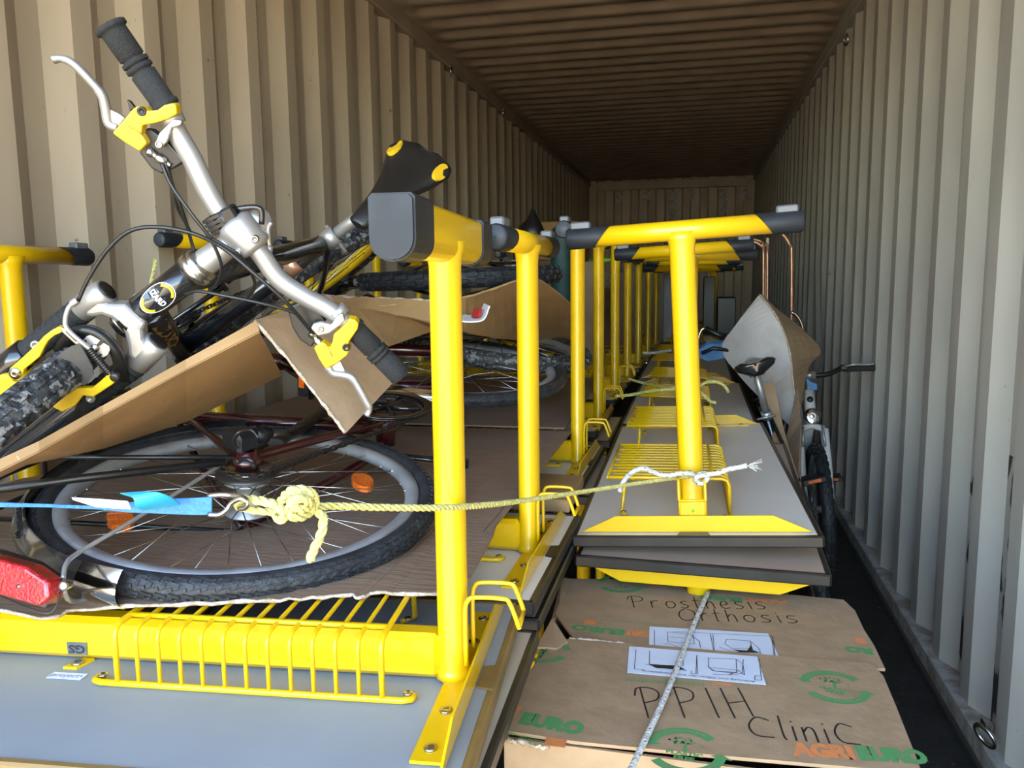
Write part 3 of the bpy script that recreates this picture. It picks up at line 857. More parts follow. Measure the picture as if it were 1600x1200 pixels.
# grips with ribs
def grip(p0, p1, flange):
    d_ = (p1-p0); L_ = d_.length
    pr = [(0, .0135), (0, .0185), (.05, .019), (.07, .0165), (.10, .0165), (.42, .0172), (.435, .0145), (.455, .0145), (.465, .0185), (.505, .0185), (.512, .0145), (.525, .0145), (.532, .0185), (.572, .0185), (.58, .0145), (.60, .0145), (.61, .0172), (.90, .0175)]
    pr += ([(.93, .0178), (.94, .0215), (.985, .0215), (1.0, .018), (1.0, .001)] if flange else [(.985, .0178), (1.0, .0165), (1.0, .001)])
    m = MB(); m.lathe(p0, d_, [(h*L_, r) for h, r in pr], 24); return m.build('grip', M_FOAM, rt_, world=True, label='black foam grip with two ribs')
grip(bp(261, 168), bp(170, 38), True)
grip(bp(550, 511), bp(627, 588), False)
# stem and clamp
stm = MB()
cl = bp(381, 367)
h1 = MM @ mt['ht']
stm.lathe(h1+A3*.012, (cl-FW*.02)-h1-A3*.012, [(0, .0215), (.02, .020), (.06, .0175), (.085, .019), (.095, .016)], 24)
stm.tube([cl-BX*.027, cl-BX*.024, cl-BX*.019, cl+BX*.019, cl+BX*.024, cl+BX*.027], [.018, .025, .0275, .0275, .025, .018], 24)
so = stm.build('stem', M_ALU, rt_, world=True)
for x, y in ((398, 374), (370, 396)):
    m = MB(); m.lathe(bp(x, y, .027), FW, [(-.006, .0055), (0, .0055), (.001, .0045), (.001, .003), (-.001, .0028), (-.001, .0001)], 14); m.build('bolt', M_STEEL, so, world=True)
# headset cups
for k, (p_, s_) in enumerate(((MM @ mt['ht'], 1), (MM @ mt['hb'], -1))):
    m = MB(); m.lathe(p_, A3*s_, [(-.002, .022), (-.002, .027), (.004, .028), (.010, .0285), (.011, .026), (.015, .027), (.020, .0265), (.021, .024), (.026, .022)], 26); m.build('headset_cup', M_STEEL, rt_, world=True)
# clamp ring and light bracket on the bar near the stem
m = MB(); c0 = bp(352, 343); dd = (bp(345, 330)-bp(358, 352)).normalized()
m.tube([c0-dd*.014, c0+dd*.014], .0175, 16)
sx_ = FW.cross(dd)
Rm = Matrix((dd, sx_, FW)).transposed()
for k in range(4): m.box(c0+dd*(.010-.0066*k)+FW*.012+sx_*.012, (.0045, .026, .012), Rm)
m.box(c0+FW*.004-sx_*.012, (.030, .020, .026), Rm, bev=.003)
m.box(c0+FW*.004+sx_*.016, (.026, .016, .022), Rm, bev=.003)
m.build('light_bracket', M_BLK, rt_, world=True)
# bell with black lever behind the clamp
m = MB(); m.lathe(bp(402, 347, -.02), FW*.6+A3*.5, [(-.012, .016), (0, .021), (.010, .020), (.016, .014), (.018, .001)], 20); m.build('bell', M_ALU, rt_, world=True)
m = MB(); m.tube(crv([bp(368, 327, .0), bp(390, 324, 0), bp(404, 325, 0), bp(409, 332, 0), bp(409, 350, 0)], 3), .0042, 8); m.build('bell_lever', M_BIKEBLK, rt_, world=True)
m = MB(); m.tube(crv([bp(424, 347, -.01), bp(419, 356, -.01), bp(419, 372, -.01), bp(421, 386, -.01)], 3), [.0035]*4+[.004]*6, 8); m.tube([bp(421, 384, -.01), bp(419, 400, -.01)], .0055, 8); m.build('quick_release', M_ALU, rt_, world=True)
# brake lever brackets (yellow), blades, clamps, shifters
def px_plate(pts, fn, off, t, mat, name, parent, label=None, bev=None):
    P_ = [fn(x, y, off) for x, y in pts]
    nrm = (P_[1]-P_[0]).cross(P_[2]-P_[0]).normalized()
    m = MB(); m.plate(P_, nrm*t)
    o = m.build(name, mat, parent, world=True, label=label)
    b = o.modifiers.new('b', 'BEVEL'); b.width = min(.0022, t*.3); b.segments = 2; b.limit_method = 'ANGLE'; b.angle_limit = .9
    return o
z4 = lambda L_, ox, oy, k=4: [(ox+x/k, oy+y/k) for x, y in L_]
top_b = z4([(1115, 650), (1120, 710), (1060, 742), (985, 765), (905, 780), (900, 835), (935, 890), (888, 940), (790, 880), (720, 828), (800, 735), (850, 675), (880, 660), (912, 668), (938, 692), (1000, 685), (1040, 655), (1085, 643)], 0, 0)
bt = px_plate(top_b, bp, .014, .022, M_BIKEYEL, 'brake_lever', rt_, 'yellow plastic brake lever bracket')
bot_b = z4([(785, 378), (825, 388), (845, 410), (838, 445), (782, 528), (795, 565), (772, 608), (705, 660), (640, 692), (600, 630), (568, 560), (600, 540), (625, 525), (648, 545), (668, 560), (685, 520), (690, 480), (735, 440), (770, 405)], 350, 400)
bb_ = px_plate(bot_b, bp, .014, .022, M_BIKEYEL, 'brake_lever', rt_, 'yellow plastic brake lever bracket')
m = MB(); m.tube(crv([bp(185, 200, .014), bp(170, 193, .014), bp(165, 170, .016), bp(159, 148, .018), bp(140, 125, .02), bp(115, 100, .02), bp(97, 92, .02), bp(84, 93, .02)], 4), [.0065]*14+[.0055]*10+[.0045]*4+[.0055], 10, flat=1.3); m.build('lever_blade', M_ALU, bt, world=True)
m = MB(); m.plate([bp(x, y, .014) for x, y in ((178, 192), (185, 198), (196, 184), (188, 178), (176, 172), (166, 166))], FW*.008); m.build('lever_web', M_ALU, bt, world=True)
m = MB(); m.tube(crv([bp(512, 572, .014), bp(520, 583, .014), bp(535, 586, .016), bp(549, 590, .018), bp(560, 606, .02), bp(571, 626, .02), bp(577, 638, .02), bp(573, 648, .02)], 4), [.0065]*14+[.0055]*10+[.0045]*4+[.0055], 10, flat=1.3); m.build('lever_blade', M_ALU, bb_, world=True)
m = MB(); m.plate([bp(x, y, .014) for x, y in ((515, 574), (532, 563), (539, 578), (530, 584))], FW*.007); m.build('lever_web', M_ALU, bb_, world=True)
for x, y, par in ((221, 174, bt), (541, 543, bb_)):
    m = MB(); m.lathe(bp(x, y, .026), FW, [(-.003, .0062), (.0005, .006), (.0005, .0035), (-.001, .003), (-.001, .0001)], 14); m.build('pivot_pin', M_BLK, par, world=True)
m = MB(); m.plate([bp(x, y, .0) for x, y in ((200, 156), (204, 158), (211, 167), (204, 173))], FW*.008); m.build('adjuster_fin', M_BLK, bt, world=True)
def ribbon_text(txt, size, c, ex_, ey_, mat, parent, name='print', bold=0, sx=1.0, sy=1.0, n=None, kind=None, label=None):
    vs, fs = mesh_text(txt, size, bold)
    m = MB(); m.add([V(c)+ex_*x*sx+ey_*y*sy for x, y, z in vs], fs)
    return m.build(name, mat, parent, world=True, kind=kind, label=label)
ribbon_text('P-POWER', .0045, bp(212, 204, .0262), (bp(218, 208)-bp(205, 200)).normalized(), (bp(214, 197)-bp(208, 208)).normalized(), M_INK, bt, 'lever_print')
ribbon_text('P-POWER', .0045, bp(515, 549, .0262), (bp(519, 556)-bp(513, 543)).normalized(), (bp(521, 547)-bp(509, 552)).normalized(), M_INK, bb_, 'lever_print')
# silver shifter clamps and black shifter pods
for (c_, c2, arm, pod, adj) in (((270, 188), (285, 190), [(272, 186), (250, 208), (243, 226), (252, 232), (262, 222), (270, 200), (284, 196), (286, 188)], [(222, 238), (228, 200), (240, 202), (262, 218), (286, 245), (290, 252), (275, 262), (256, 270), (240, 262)], [(232, 236), (256, 252)]),
                              ((528, 500), (540, 492), [(490, 505), (486, 512), (497, 524), (515, 520), (532, 508), (540, 500), (536, 488), (527, 492), (518, 506), (502, 502)], [(450, 478), (470, 470), (495, 480), (510, 500), (500, 520), (488, 540), (470, 528), (458, 508)], [(486, 520), (498, 534)])):
    px_plate(arm, bp, .018, .010, M_ALU, 'shifter_clamp', rt_)
    px_plate(pod, bp, -.002, .020, M_BLK, 'shifter', rt_)
    cc = bp(*c_); t_ = (bp(*c2)-cc).normalized()
    m = MB(); m.lathe(bp(*adj[0], .012), bp(*adj[1], .012)-bp(*adj[0], .012), [(0, .006), (.006, .006), (.007, .0045), (.012, .0045), (.013, .0065), (.024, .006), (.026, .003), (.032, .003)], 12); m.build('barrel_adjuster', M_STEEL, rt_, world=True)
for x0, y0, x1, y1 in ((266, 178, 273, 194), (524, 484, 535, 494)):
    m = MB(); m.tube([bp(x0, y0), bp(x1, y1)], .0158, 18); m.build('clamp_band', M_ALU, rt_, world=True)
for x, y in ((248, 226), (501, 514)):
    m = MB(); m.lathe(bp(x, y, .024), FW, [(-.002, .005), (.001, .005), (.001, .003), (-.001, .0028), (-.001, .0001)], 14); m.build('bolt', M_STEEL, rt_, world=True)
# cables
def cable(pts, r=.0026, mat=None, name='cable', off=.02, par=None):
    m = MB(); m.tube(crv([bp(x, y, off if len(q) == 0 else q[0]) for x, y, *q in pts], 6), r, 7); return m.build(name, mat or M_BLK, par or rt_, world=True)
cable([(122, 470, .05), (140, 432, .05), (170, 388, .05), (205, 360, .05), (250, 355, .05), (305, 366, .05), (352, 390, .04), (400, 430, .045), (450, 475, .04), (490, 522, .014)], .0029)
cable([(252, 254, .014), (268, 290, .02), (300, 335, .03), (330, 375, .03), (346, 415, .02), (341, 440, .0), (326, 456, -.02)])
cable([(258, 252, .014), (268, 285, .01), (285, 330, 0), (297, 370, -.02), (303, 392, -.03)])
cable([(290, 460, .0), (310, 455, .01), (345, 461, .02), (400, 472, .02), (450, 485, .01), (492, 503, .0)])
cable([(330, 372, .03), (372, 398, .03), (392, 425, .0), (398, 448, -.04), (385, 470, -.07)])
cable([(262, 262, .0), (275, 318, -.01), (288, 345, -.03), (297, 362, -.04)])
# head badge wrapped on the head tube and letters on the down tube
def wrap(p0, axd, fwd, r, u, v):
    # u around (m), v along axis (m)
    axd = axd.normalized(); f_ = (fwd-axd*axd.dot(fwd)).normalized(); s_ = axd.cross(f_)
    t = u/r
    return p0+axd*v+(f_*math.cos(t)+s_*math.sin(t))*r
hb_w, ht_w = MM @ mt['hb'], MM @ mt['ht']
mid = (hb_w+ht_w)/2
view = (CAM-mid).normalized()
def ell(m, rx0, ry0, rx1, ry1, r, t0, t1, n=24):
    vs = []
    for k in range(n+1):
        t = t0+(t1-t0)*k/n
        vs += [wrap(mid, A3, view, r, rx0*math.sin(t), ry0*math.cos(t)), wrap(mid, A3, view, r, rx1*math.sin(t), ry1*math.cos(t))]
    m.add(vs, [(2*k, 2*k+1, 2*k+3, 2*k+2) for k in range(n)])
m = MB(); ell(m, .0001, .0001, .021, .030, .0240, 0, 2*PI); m.build('head_badge', M_LABELW, mt['frame'], world=True)
m = MB(); ell(m, .0001, .0001, .0195, .0285, .0243, 0, 2*PI); m.build('badge_field', M_BIKEBLK, mt['frame'], world=True)
m = MB(); ell(m, .0145, .0235, .0185, .0275, .0246, -.85, .85); ell(m, .0145, .0235, .0185, .0275, .0246, PI-.85, PI+.85); m.build('badge_arc', M_BIKEYEL, mt['frame'], world=True)
vs, fs = mesh_text('IZARD', .0125, .0006)
m = MB(); m.add([wrap(mid, A3, view, .0248, x*.82, y) for x, y, z in vs], fs); m.build('badge_print', M_LABELW, mt['frame'], world=True)
dt0 = MM @ (mt['hb']+mt['a']*.025); dt1 = MM @ V((0, 0, 0))
dx = (dt1-dt0).normalized(); vw = (CAM-dt0).normalized()
vs, fs = mesh_text('LIZARD', .036, .0012, 'LEFT')
m = MB(); m.add([wrap(dt0+dx*.045, dx, vw, .0262, -y, x*2.2) for x, y, z in vs], fs); m.build('frame_print', M_GOLD, mt['frame'], world=True, label='gold lettering on the down tube')
# suspension fork
crown_px = z4([(500, 490), (545, 440), (585, 412), (630, 422), (665, 470), (700, 485), (800, 485), (850, 530), (900, 575), (935, 600), (910, 650), (915, 705), (972, 785), (930, 830), (885, 862), (840, 832), (812, 800), (808, 730), (795, 670), (760, 615), (715, 580), (660, 562), (600, 572), (560, 565), (520, 530)], 0, 350)
cw = px_plate(crown_px, fpn, .012, .030, M_ALU, 'fork_crown', rt_, 'silver cast fork crown')
cw.modifiers[0].width = .008; cw.modifiers[0].segments = 3
for (x0, y0, x1, y1) in ((166, 455, 128, 484), (246, 535, 214, 567)):
    a0 = fpn(x0, y0, .008); a1 = fpn(x1, y1, .008); ad = (a1-a0).normalized()
    m = MB(); m.lathe(a0-ad*.002, ad, [(0, .0005), (0, .016), (.001, .0195), (.012, .0205), ((a1-a0).length+.004, .0205), ((a1-a0).length+.004, .015)], 22); m.build('leg_socket', M_ALU, rt_, world=True)
    m = MB(); m.lathe(a0-ad*.0025, -ad, [(0, .0145), (.0, .0155), (.0015, .015), (.0015, .001)], 20); m.build('leg_cap', M_BLK, rt_, world=True)
    # rubber bellows then black slider, parallel to the steering axis
    down = -A3
    pr = []
    for k in range(9):
        h = .002+k*.0125
        pr += [(h, .0165), (h+.003, .0205-.0003*k), (h+.0085, .0205-.0003*k), (h+.0115, .0165)]
    m = MB(); m.lathe(a1, down, pr, 20); m.build('fork_boot', M_FOAM, rt_, world=True)
    m = MB(); m.lathe(a1+down*.112, down, [(0, .017), (0, .0215), (.03, .0215), (.20, .020), (.255, .014), (.27, .012), (.27, .001)], 20); m.v = [tuple(V(p)-FW*(.0 if x0 < 200 else .035)) for p in m.v]; lg = m.build('fork_leg', M_BIKEBLK, rt_, world=True)
    if x0 < 200:
        m = MB(); q0 = a1+down*.16
        for h0_, h1_, r_ in ((0, .006, .0222), (.034, .040, .0222)): m.lathe(q0+down*h0_, down, [(0, .021), (0, r_), (h1_-h0_, r_), (h1_-h0_, .021)], 20)
        m.build('leg_band', M_RED, lg, world=True)
        m = MB(); m.lathe(q0+down*.006, down, [(0, .021), (0, .0219), (.028, .0219), (.028, .021)], 20); m.build('leg_decal', M_LABELW, lg, world=True)
        vs, fs = mesh_text('20E', .022, .001)
        vw2 = (CAM-q0).normalized()
        m = MB(); m.add([wrap(q0+down*.02, down, vw2, .0224, x, -y*.8) for x, y, z in vs], fs); m.build('leg_print', M_RED, lg, world=True)
    m = MB(); m.lathe(fpn(x1-72, y1+55, .03), FW, [(-.002, .007), (.003, .007), (.003, .004), (.001, .0035), (.001, .0001)], 14); m.build('bolt', M_ALU, lg, world=True)
m = MB(); arch = [fpn(98, 545, .02), fpn(120, 520, .045), fpn(150, 520, .05), fpn(180, 548, .045), fpn(192, 588, .02)]
m.tube(crv(arch, 5), .009, 10, flat=1.6); m.build('fork_arch', M_BLK, rt_, world=True)
z8 = lambda L_: [(x/6.6667, 440+y/6.6667) for x, y in L_]
va = px_plate(z8([(92, 950), (120, 890), (260, 770), (400, 640), (470, 560), (540, 505), (620, 462), (680, 470), (688, 495), (655, 520), (590, 545), (520, 600), (480, 665), (430, 770), (360, 830), (270, 900), (255, 960), (190, 1010), (110, 1000)]), fpn, .06, .012, M_BIKEYEL, 'brake_arm', rt_, 'yellow rim brake arm')
vb = px_plate([(172, 582), (184, 585), (186, 592), (176, 600), (158, 612), (148, 618), (132, 616), (120, 632), (100, 642), (84, 634), (100, 620), (122, 604), (146, 604), (156, 596)], fpn, .05, .012, M_BIKEYEL, 'brake_arm', rt_, 'yellow rim brake arm')
px_plate([(0, 585), (12, 583), (26, 596), (40, 592), (20, 612), (0, 622)], fpn, .045, .010, M_BIKEYEL, 'brake_arm_base', rt_)
m = MB(); m.lathe(fpn(23.5, 583.5, .067), FW, [(0, .009), (.002, .0085), (.002, .006), (.0035, .0055), (.0035, .002), (.002, .002)], 16); m.build('brake_bolt', M_STEEL, va, world=True)
m = MB(); m.lathe(fpn(181, 588, .058), FW, [(0, .007), (.006, .0068), (.007, .004), (.007, .001)], 14); m.build('brake_nut', M_EDGE, vb, world=True)
px_plate(z8([(632, 482), (660, 470), (700, 500), (850, 632), (870, 655), (840, 668), (800, 660), (650, 522)]), fpn, .068, .006, M_STEEL, 'noodle_link', rt_)
px_plate(z8([(680, 520), (692, 514), (800, 612), (790, 626)]), fpn, .0715, .002, M_BLK, 'link_slot', rt_)
m = MB(); m.tube(crv([fpn(122, 468, .06), fpn(108, 480, .065), fpn(102, 500, .07), fpn(106, 515, .072), fpn(128, 535, .072), fpn(140, 545, .07)], 5), [.0055]*4+[.0035]*21+[.0035], 10); m.build('brake_noodle', M_ALU, rt_, world=True)
m = MB()
p0, p1 = fpn(140, 546, .07), fpn(172, 584, .06)
dd = (p1-p0); L_ = dd.length
m.lathe(p0, dd, sum([[(L_*k/12, .0042), (L_*(k+.4)/12, .0062), (L_*(k+.8)/12, .0042)] for k in range(12)], []), 12); m.build('brake_bellows', M_BLK, rt_, world=True)
px_plate(z8([(858, 618), (900, 570), (960, 545), (1020, 545), (1090, 580), (1140, 650), (1150, 710), (1125, 765), (1080, 790), (1000, 780), (940, 720)]), fpn, .060, .003, M_ALU, 'bracket_plate', rt_, 'silver slotted reflector plate')
for pl in ([(1010, 650), (1050, 605), (1085, 610), (1080, 635), (1040, 670)], [(872, 625), (890, 606), (905, 612), (895, 635)], [(1025, 770), (1040, 750), (1065, 755), (1055, 778)]):
    px_plate(z8(pl), fpn, .0625, .0015, M_BLK, 'plate_slot', rt_)
m = MB(); m.lathe(fpn(149, 543, .062), FW, [(0, .006), (.004, .006), (.004, .0035), (.0065, .003), (.0065, .001)], 12); m.build('bolt', M_STEEL, rt_, world=True)
m = MB()
ra_ = [(88, 558), (106, 546), (124, 539), (136, 552), (147, 570)]
rb_ = [(123, 574), (128, 584), (132, 601), (140, 597), (146, 583)]
m.sheet([fpn(x, y, .075) for x, y in ((86, 560), (98, 549), (112, 541), (126, 538))], [fpn(x, y, .06) for x, y in ((131, 602), (139, 596), (146, 584), (145, 572))], .003)
m.build('mud_flap', M_FLAP, rt_, world=True)
# yellow flashes on the saddle
sad = mt['saddle']; sp = mt['sp']
for s in (-1, 1):
    m = MB(); vs = []
    for k in range(16):
        t = 2*PI*k/16
        vs.append(sp+V((-.082+.026*math.cos(t), s*(.056+.011*math.sin(t)), .024-s*0-.009*math.sin(t))))
    m.plate(vs, (0, s*.006, .010)); m.v = [tuple(sp+SADM @ (V(p)-sp)) for p in m.v]; m.build('saddle_flash', M_BIKEYEL, sad)
m = MB(); q = mt['st']; m.lathe(q*.72, mt['sa'], [(0, .0195), (0, .0205), (.03, .0205), (.03, .0195)], 18); m.build('frame_band', M_COPPER, mt['frame'])

# ---------------------------------------------------------------- city bike lying on the nearest desks
RC = rodrigues((.18, .001, 1.502))
fC, nC = RC @ V((1, 0, 0)), RC @ V((0, 0, 1))
hubC = V((-.756, 1.225, .900))
upC = fC.cross(-nC)
MC2 = bike_frame_matrix(fC, -nC, hubC+fC*.43-upC*.06)
ct = bike(MC2, 'dark red city bike lying on the nearest desk, red rear light', R=.33, tw=.036, frame_mat=M_BIKERED, tyre_mat=M_RUB, rim_mat=M_RIM, detail=True, wb=(.43, .58), bbh=-.06,
          spokes=36, tread='city', bar=False, group=None, crank=1.9, reflectors=(atp(195, 812, hubC, nC), atp(582, 752, hubC, nC)), ax_crown=.45, ht=.15, seat=.66, hubr=.026, tube_r=.015, chain_y=-.050)
rc_ = ct['root']
# chrome mudguards with stays
def fender(root, c, R_, a0, a1, w, mat, name, M_, n=30, label=None):
    m = MB(); vs = []
    k = 7
    for i in range(n+1):
        a = a0+(a1-a0)*i/n
        for j in range(k):
            t = -1+2*j/(k-1)
            rr = R_-abs(t)**2*.018
            vs.append(c+V((math.cos(a)*rr, t*w, math.sin(a)*rr)))
    fs = [(i*k+j, (i+1)*k+j, (i+1)*k+j+1, i*k+j+1) for i in range(n) for j in range(k-1)]
    m.add(vs, fs, True)
    vs2 = [c+(p-c)*(1-.002/R_) for p in vs]
    m.add(vs2, [f[::-1] for f in fs], True)
    return m.build(name, mat, root, label=label)
rh = ct['rh']
FA = 176
fender(rc_, rh, .351, math.radians(35), math.radians(FA), .027, M_FENDER, 'rear_mudguard', MC2, 44)
fender(rc_, rh, .352, math.radians(FA-1), math.radians(FA+10), .030, M_CHROME, 'mudguard_tip', MC2, 8, label='chrome mudguard end')
fender(rc_, ct['fh'], .351, math.radians(20), math.radians(200), .027, M_CHROME, 'front_mudguard', MC2, 40)
iC = MC2.inverted()
def cw_(x, y, n_off=0):
    # point on the plane of the rear wheel, lifted by n_off
    return iC @ atp(x, y, hubC+nC*n_off, nC)
m = MB(); m.tube(crv([cw_(352, 722, .06), cw_(300, 755, .06), cw_(200, 818, .055), cw_(125, 862, .05), cw_(104, 880, .05), cw_(98, 905, .04)], 5), .0032, 8)
m.tube(crv([cw_(98, 905, .04), cw_(102, 930, .02), cw_(115, 940, -.02), cw_(140, 936, -.03)], 4), .0032, 8); m.build('mudguard_stay', M_ALU, rc_)
m = MB(); m.tube([cw_(352, 722, .07), cw_(120, 748, .07), cw_(-60, 772, .07)], .0065, 10); m.build('rack_stay', M_BLK, rc_)
m = MB()
# rack platform above the wheel
zt = .35+.065+.065
for s in (-.055, 0, .055): m.tube(crv([V((-.80, s, zt-.01)), V((-.45, s, zt)), V((-.2, s*.8, zt)), V((-.14, s*.3, zt-.01))], 3), .005, 8)
for x in (-.78, -.62, -.45, -.3, -.18): m.tube([V((x, -.058, zt)), V((x, .058, zt))], .004, 6)
for s in (-1, 1): m.tube([V((-.60, s*.055, zt)), rh+V((0, s*.07, 0))], .0045, 8)
m.build('luggage_rack', M_BLK, rc_)
# spring clamp of the rack
m = MB(); p0 = cw_(28, 790, .05); p1 = cw_(29, 835, .05)
dd = p1-p0; hel = [p0+dd*(k/60)+V((math.cos(k*1.2)*.006, math.sin(k*1.2)*.006, 0)) for k in range(61)]
m.tube(hel, .0014, 5); m.build('rack_spring', M_BLK, rc_)
# rear light
LP = [(0, 868), (55, 884), (88, 906), (90, 932), (76, 946), (40, 936), (0, 924), (-40, 908), (-40, 860)]
iw = lambda x, y, off: atp(x, y, hubC-fC*.40+V((0, 0, 0))-fC*off, V((0, -1, .25)))
m = MB(); P_ = [iw(x, y, .03) for x, y in LP]; m.plate(P_, V((0, -1, .25)).normalized()*.03); lt = m.build('rear_light', M_RED, rc_, world=True, label='red rear light with moulded lens')
bv = lt.modifiers.new('b', 'BEVEL'); bv.width = .005; bv.segments = 3
m = MB(); P_ = [iw(x*1.06-1, (y-905)*1.12+902, .008) for x, y in LP]; m.plate(P_, V((0, -1, .25)).normalized()*.02); m.build('light_housing', M_BLK, rc_, world=True)
m = MB(); m.lathe(iw(30, 916, .045), (0, -1, .25), [(0, .0028), (.002, .0028), (.003, .001)], 10); m.build('light_screw', M_STEEL, lt, world=True)
m = MB(); m.tube(crv([iw(-30, 915, .03), iw(10, 935, .035), iw(50, 952, .04), iw(80, 957, .04), iw(94, 930, .03), iw(96, 905, .02)], 5), .0013, 6); m.build('light_wire', M_EDGE, rc_, world=True)
m = MB(); m.lathe(iw(101, 915, .04), (0, -1, .25), [(-.01, .004), (0, .0065), (.004, .0065), (.005, .003), (.005, .0001)], 12); m.build('stay_bolt', M_STEEL, rc_, world=True)
# gear box on the axle, cable loop, sprocket dust ring
q = rh+V((0, -.085, 0))
m = MB(); m.box(q+V((0, -.016, .012)), (.045, .034, .050), Matrix.Rotation(.3, 3, 'Y'), bev=.006); m.lathe(q+V((.02, -.022, -.012)), (.9, 0, -.45), [(0, .016), (.012, .016), (.013, .010), (.022, .010), (.022, .001)], 16); m.build('gear_box', M_BLK, rc_)
m = MB(); m.lathe(rh+V((0, -.062, 0)), (0, -1, 0), [(0, .024), (.004, .025), (.008, .022), (.012, .018), (.020, .016), (.022, .012)], 24); m.build('dust_ring', M_BIKERED, rc_)
m = MB(); m.lathe(rh+V((0, -.040, 0)), (0, -1, 0), [(0, .052), (.001, .053), (.004, .046), (.006, .044), (.008, .030)], 30); m.build('sprocket_cover', M_EDGE, rc_)
m = MB(); m.tube(crv([cw_(372, 700, .1), cw_(364, 690, .12), cw_(372, 676, .14), cw_(392, 672, .14), cw_(404, 684, .13)], 5), .0022, 7); m.tube(crv([cw_(368, 722, .09), cw_(384, 717, .09), cw_(396, 722, .085), cw_(396, 730, .08)], 4), .004, 8); m.build('gear_cable', M_EDGE, rc_)
m = MB(); m.tube(crv([iC @ aty(430, 692, 1.33), iC @ aty(470, 668, 1.5), iC @ aty(520, 630, 1.7)], 4), .016, 12, flat=.5)
m.build('chain_guard', M_EDGE, rc_)
m = MB(); m.lathe((0, -.056, 0), (0, -1, 0), [(0, .082), (0, .1), (.003, .101), (.004, .098), (.002, .082)], 44); m.build('guard_ring', M_BIKEBLK, rc_)
m = MB(); m.tube([rh+V((.1, .05, -.02)), rh+V((-.02, .09, -.06)), rh+V((-.26, .10, -.08))], .0075, 8); m.build('kickstand', M_BLK, rc_)
# straight handlebar with the city bike's stem, turned flat along the frame
S_ = ct['S']
m = MB(); m.tube([S_(.60, 0, 0), S_(.68, 0, 0), S_(.72, .05, 0)], .012, 10); m.build('stem', M_CHROME, rc_)
m = MB(); m.tube(crv([S_(.72, -.10, -.03), S_(.74, 0, -.02), S_(.72, .06, 0), S_(.74, .0, .02)], 4), .011, 8); m.build('handlebar', M_CHROME, rc_)

# ---------------------------------------------------------------- further bikes in the pile, their rear wheels towards the door
def lying(c, fwd, nrm, R, label, **k):
    f = V(fwd).normalized(); n = V(nrm).normalized(); n = (n-f*f.dot(n)).normalized()
    upv = f.cross(-n)
    M_ = bike_frame_matrix(f, -n, V(c)+f*.43-upv*.04)
    return bike(M_, label, R=R, group='bicycles lying in the pile', **k)
b3 = lying((-.755, 2.53, 1.272), (.05, 1, .015), (-.03, -.03, 1), .33, 'black and yellow mountain bike lying on the upper cardboard, knobbly tyre', tw=.058, tyre_mat=M_RUB, rim_mat=M_BIKEYEL, bar=False, front=False, spokes=32, crank=.4)
b4 = lying((-.66, 2.56, 1.055), (.1, 1, .02), (.17, .0, 1), .33, 'silver geared mountain bike lying between the two cardboard sheets', tw=.054, tyre_mat=M_MUD, rim_mat=M_ALU, bar=False, front=False, spokes=32, crank=2.6, frame_mat=M_BIKEBLK)
# ---------------------------------------------------------------- bikes standing along the right wall
lean = math.radians(4)
MW = Matrix.Translation((.525, 4.12, .315)) @ Matrix.Rotation(-lean, 4, 'Y') @ Matrix.Rotation(math.radians(-90), 4, 'Z')
wb_ = bike(MW, 'white mountain bike standing at the right wall, front wheel towards the door', R=.28, tw=.05, frame_mat=M_WHITEP, fork_mat=M_WHITEP, rim_mat=M_ALU, steer=0, bar=True, barw=.27, wb=(.40, .60), bbh=.035, ax_crown=.38, ht=.14, seat=.55, crank=3.1, group='bicycles at the right wall', rear=True, stem_h=.06, detail=False)
S_ = wb_['S']
m = MB(); m.lathe(S_(.40, .05, 0), (wb_['Rs'] @ wb_['pf']), [(-.02, .01), (-.01, .028), (.01, .035), (.012, .033), (.008, .012), (.010, .0001)], 20); m.build('headlight', M_CHROME, wb_['root'], label='round chrome headlight')
for s in (-1, 1):
    m = MB(); m.tube([S_(.27, .035, s*.045), S_(.36, .03, s*.04)], .006, 8); m.build('brake_arm', M_ALU, wb_['root'])
m = MB(); m.lathe(S_(.48, .0235, 0), wb_['pf'], [(-.001, .014), (.0015, .013), (.002, .0001)], 14); m.build('head_badge', M_BLK, wb_['root'])
MK = Matrix.Translation((.405, 3.30, .27)) @ Matrix.Rotation(-math.radians(16), 4, 'Y') @ Matrix.Rotation(math.radians(90), 4, 'Z')
bk_ = bike(MK, 'black bike beside the right desk row, dark saddle on a silver post', R=.31, tw=.045, frame_mat=M_BIKEBLK, rim_mat=M_ALU, barw=.22, seat=.73, group='bicycles at the right wall', wb=(.41, .58), crank=1.4, bbh=.0, steer=.3, bar=False)
#PART3

# ================================================================ cardboard in the pile
def wavy(pts, n=5, amp=.002, seed=1):
    r = random.Random(seed)
    out = crv(pts, n)
    return [p+V((r.uniform(-amp, amp), r.uniform(-amp, amp), r.uniform(-amp, amp))) for p in out]
def torn(line, parent, r=.0034, mat=None):
    m = MB(); rr = [r*random.uniform(.6, 1.3) for _ in line]
    m.tube(line, rr, 5); return m.build('torn_edge', mat or M_CARDE, parent, world=True, label='pale torn edge')
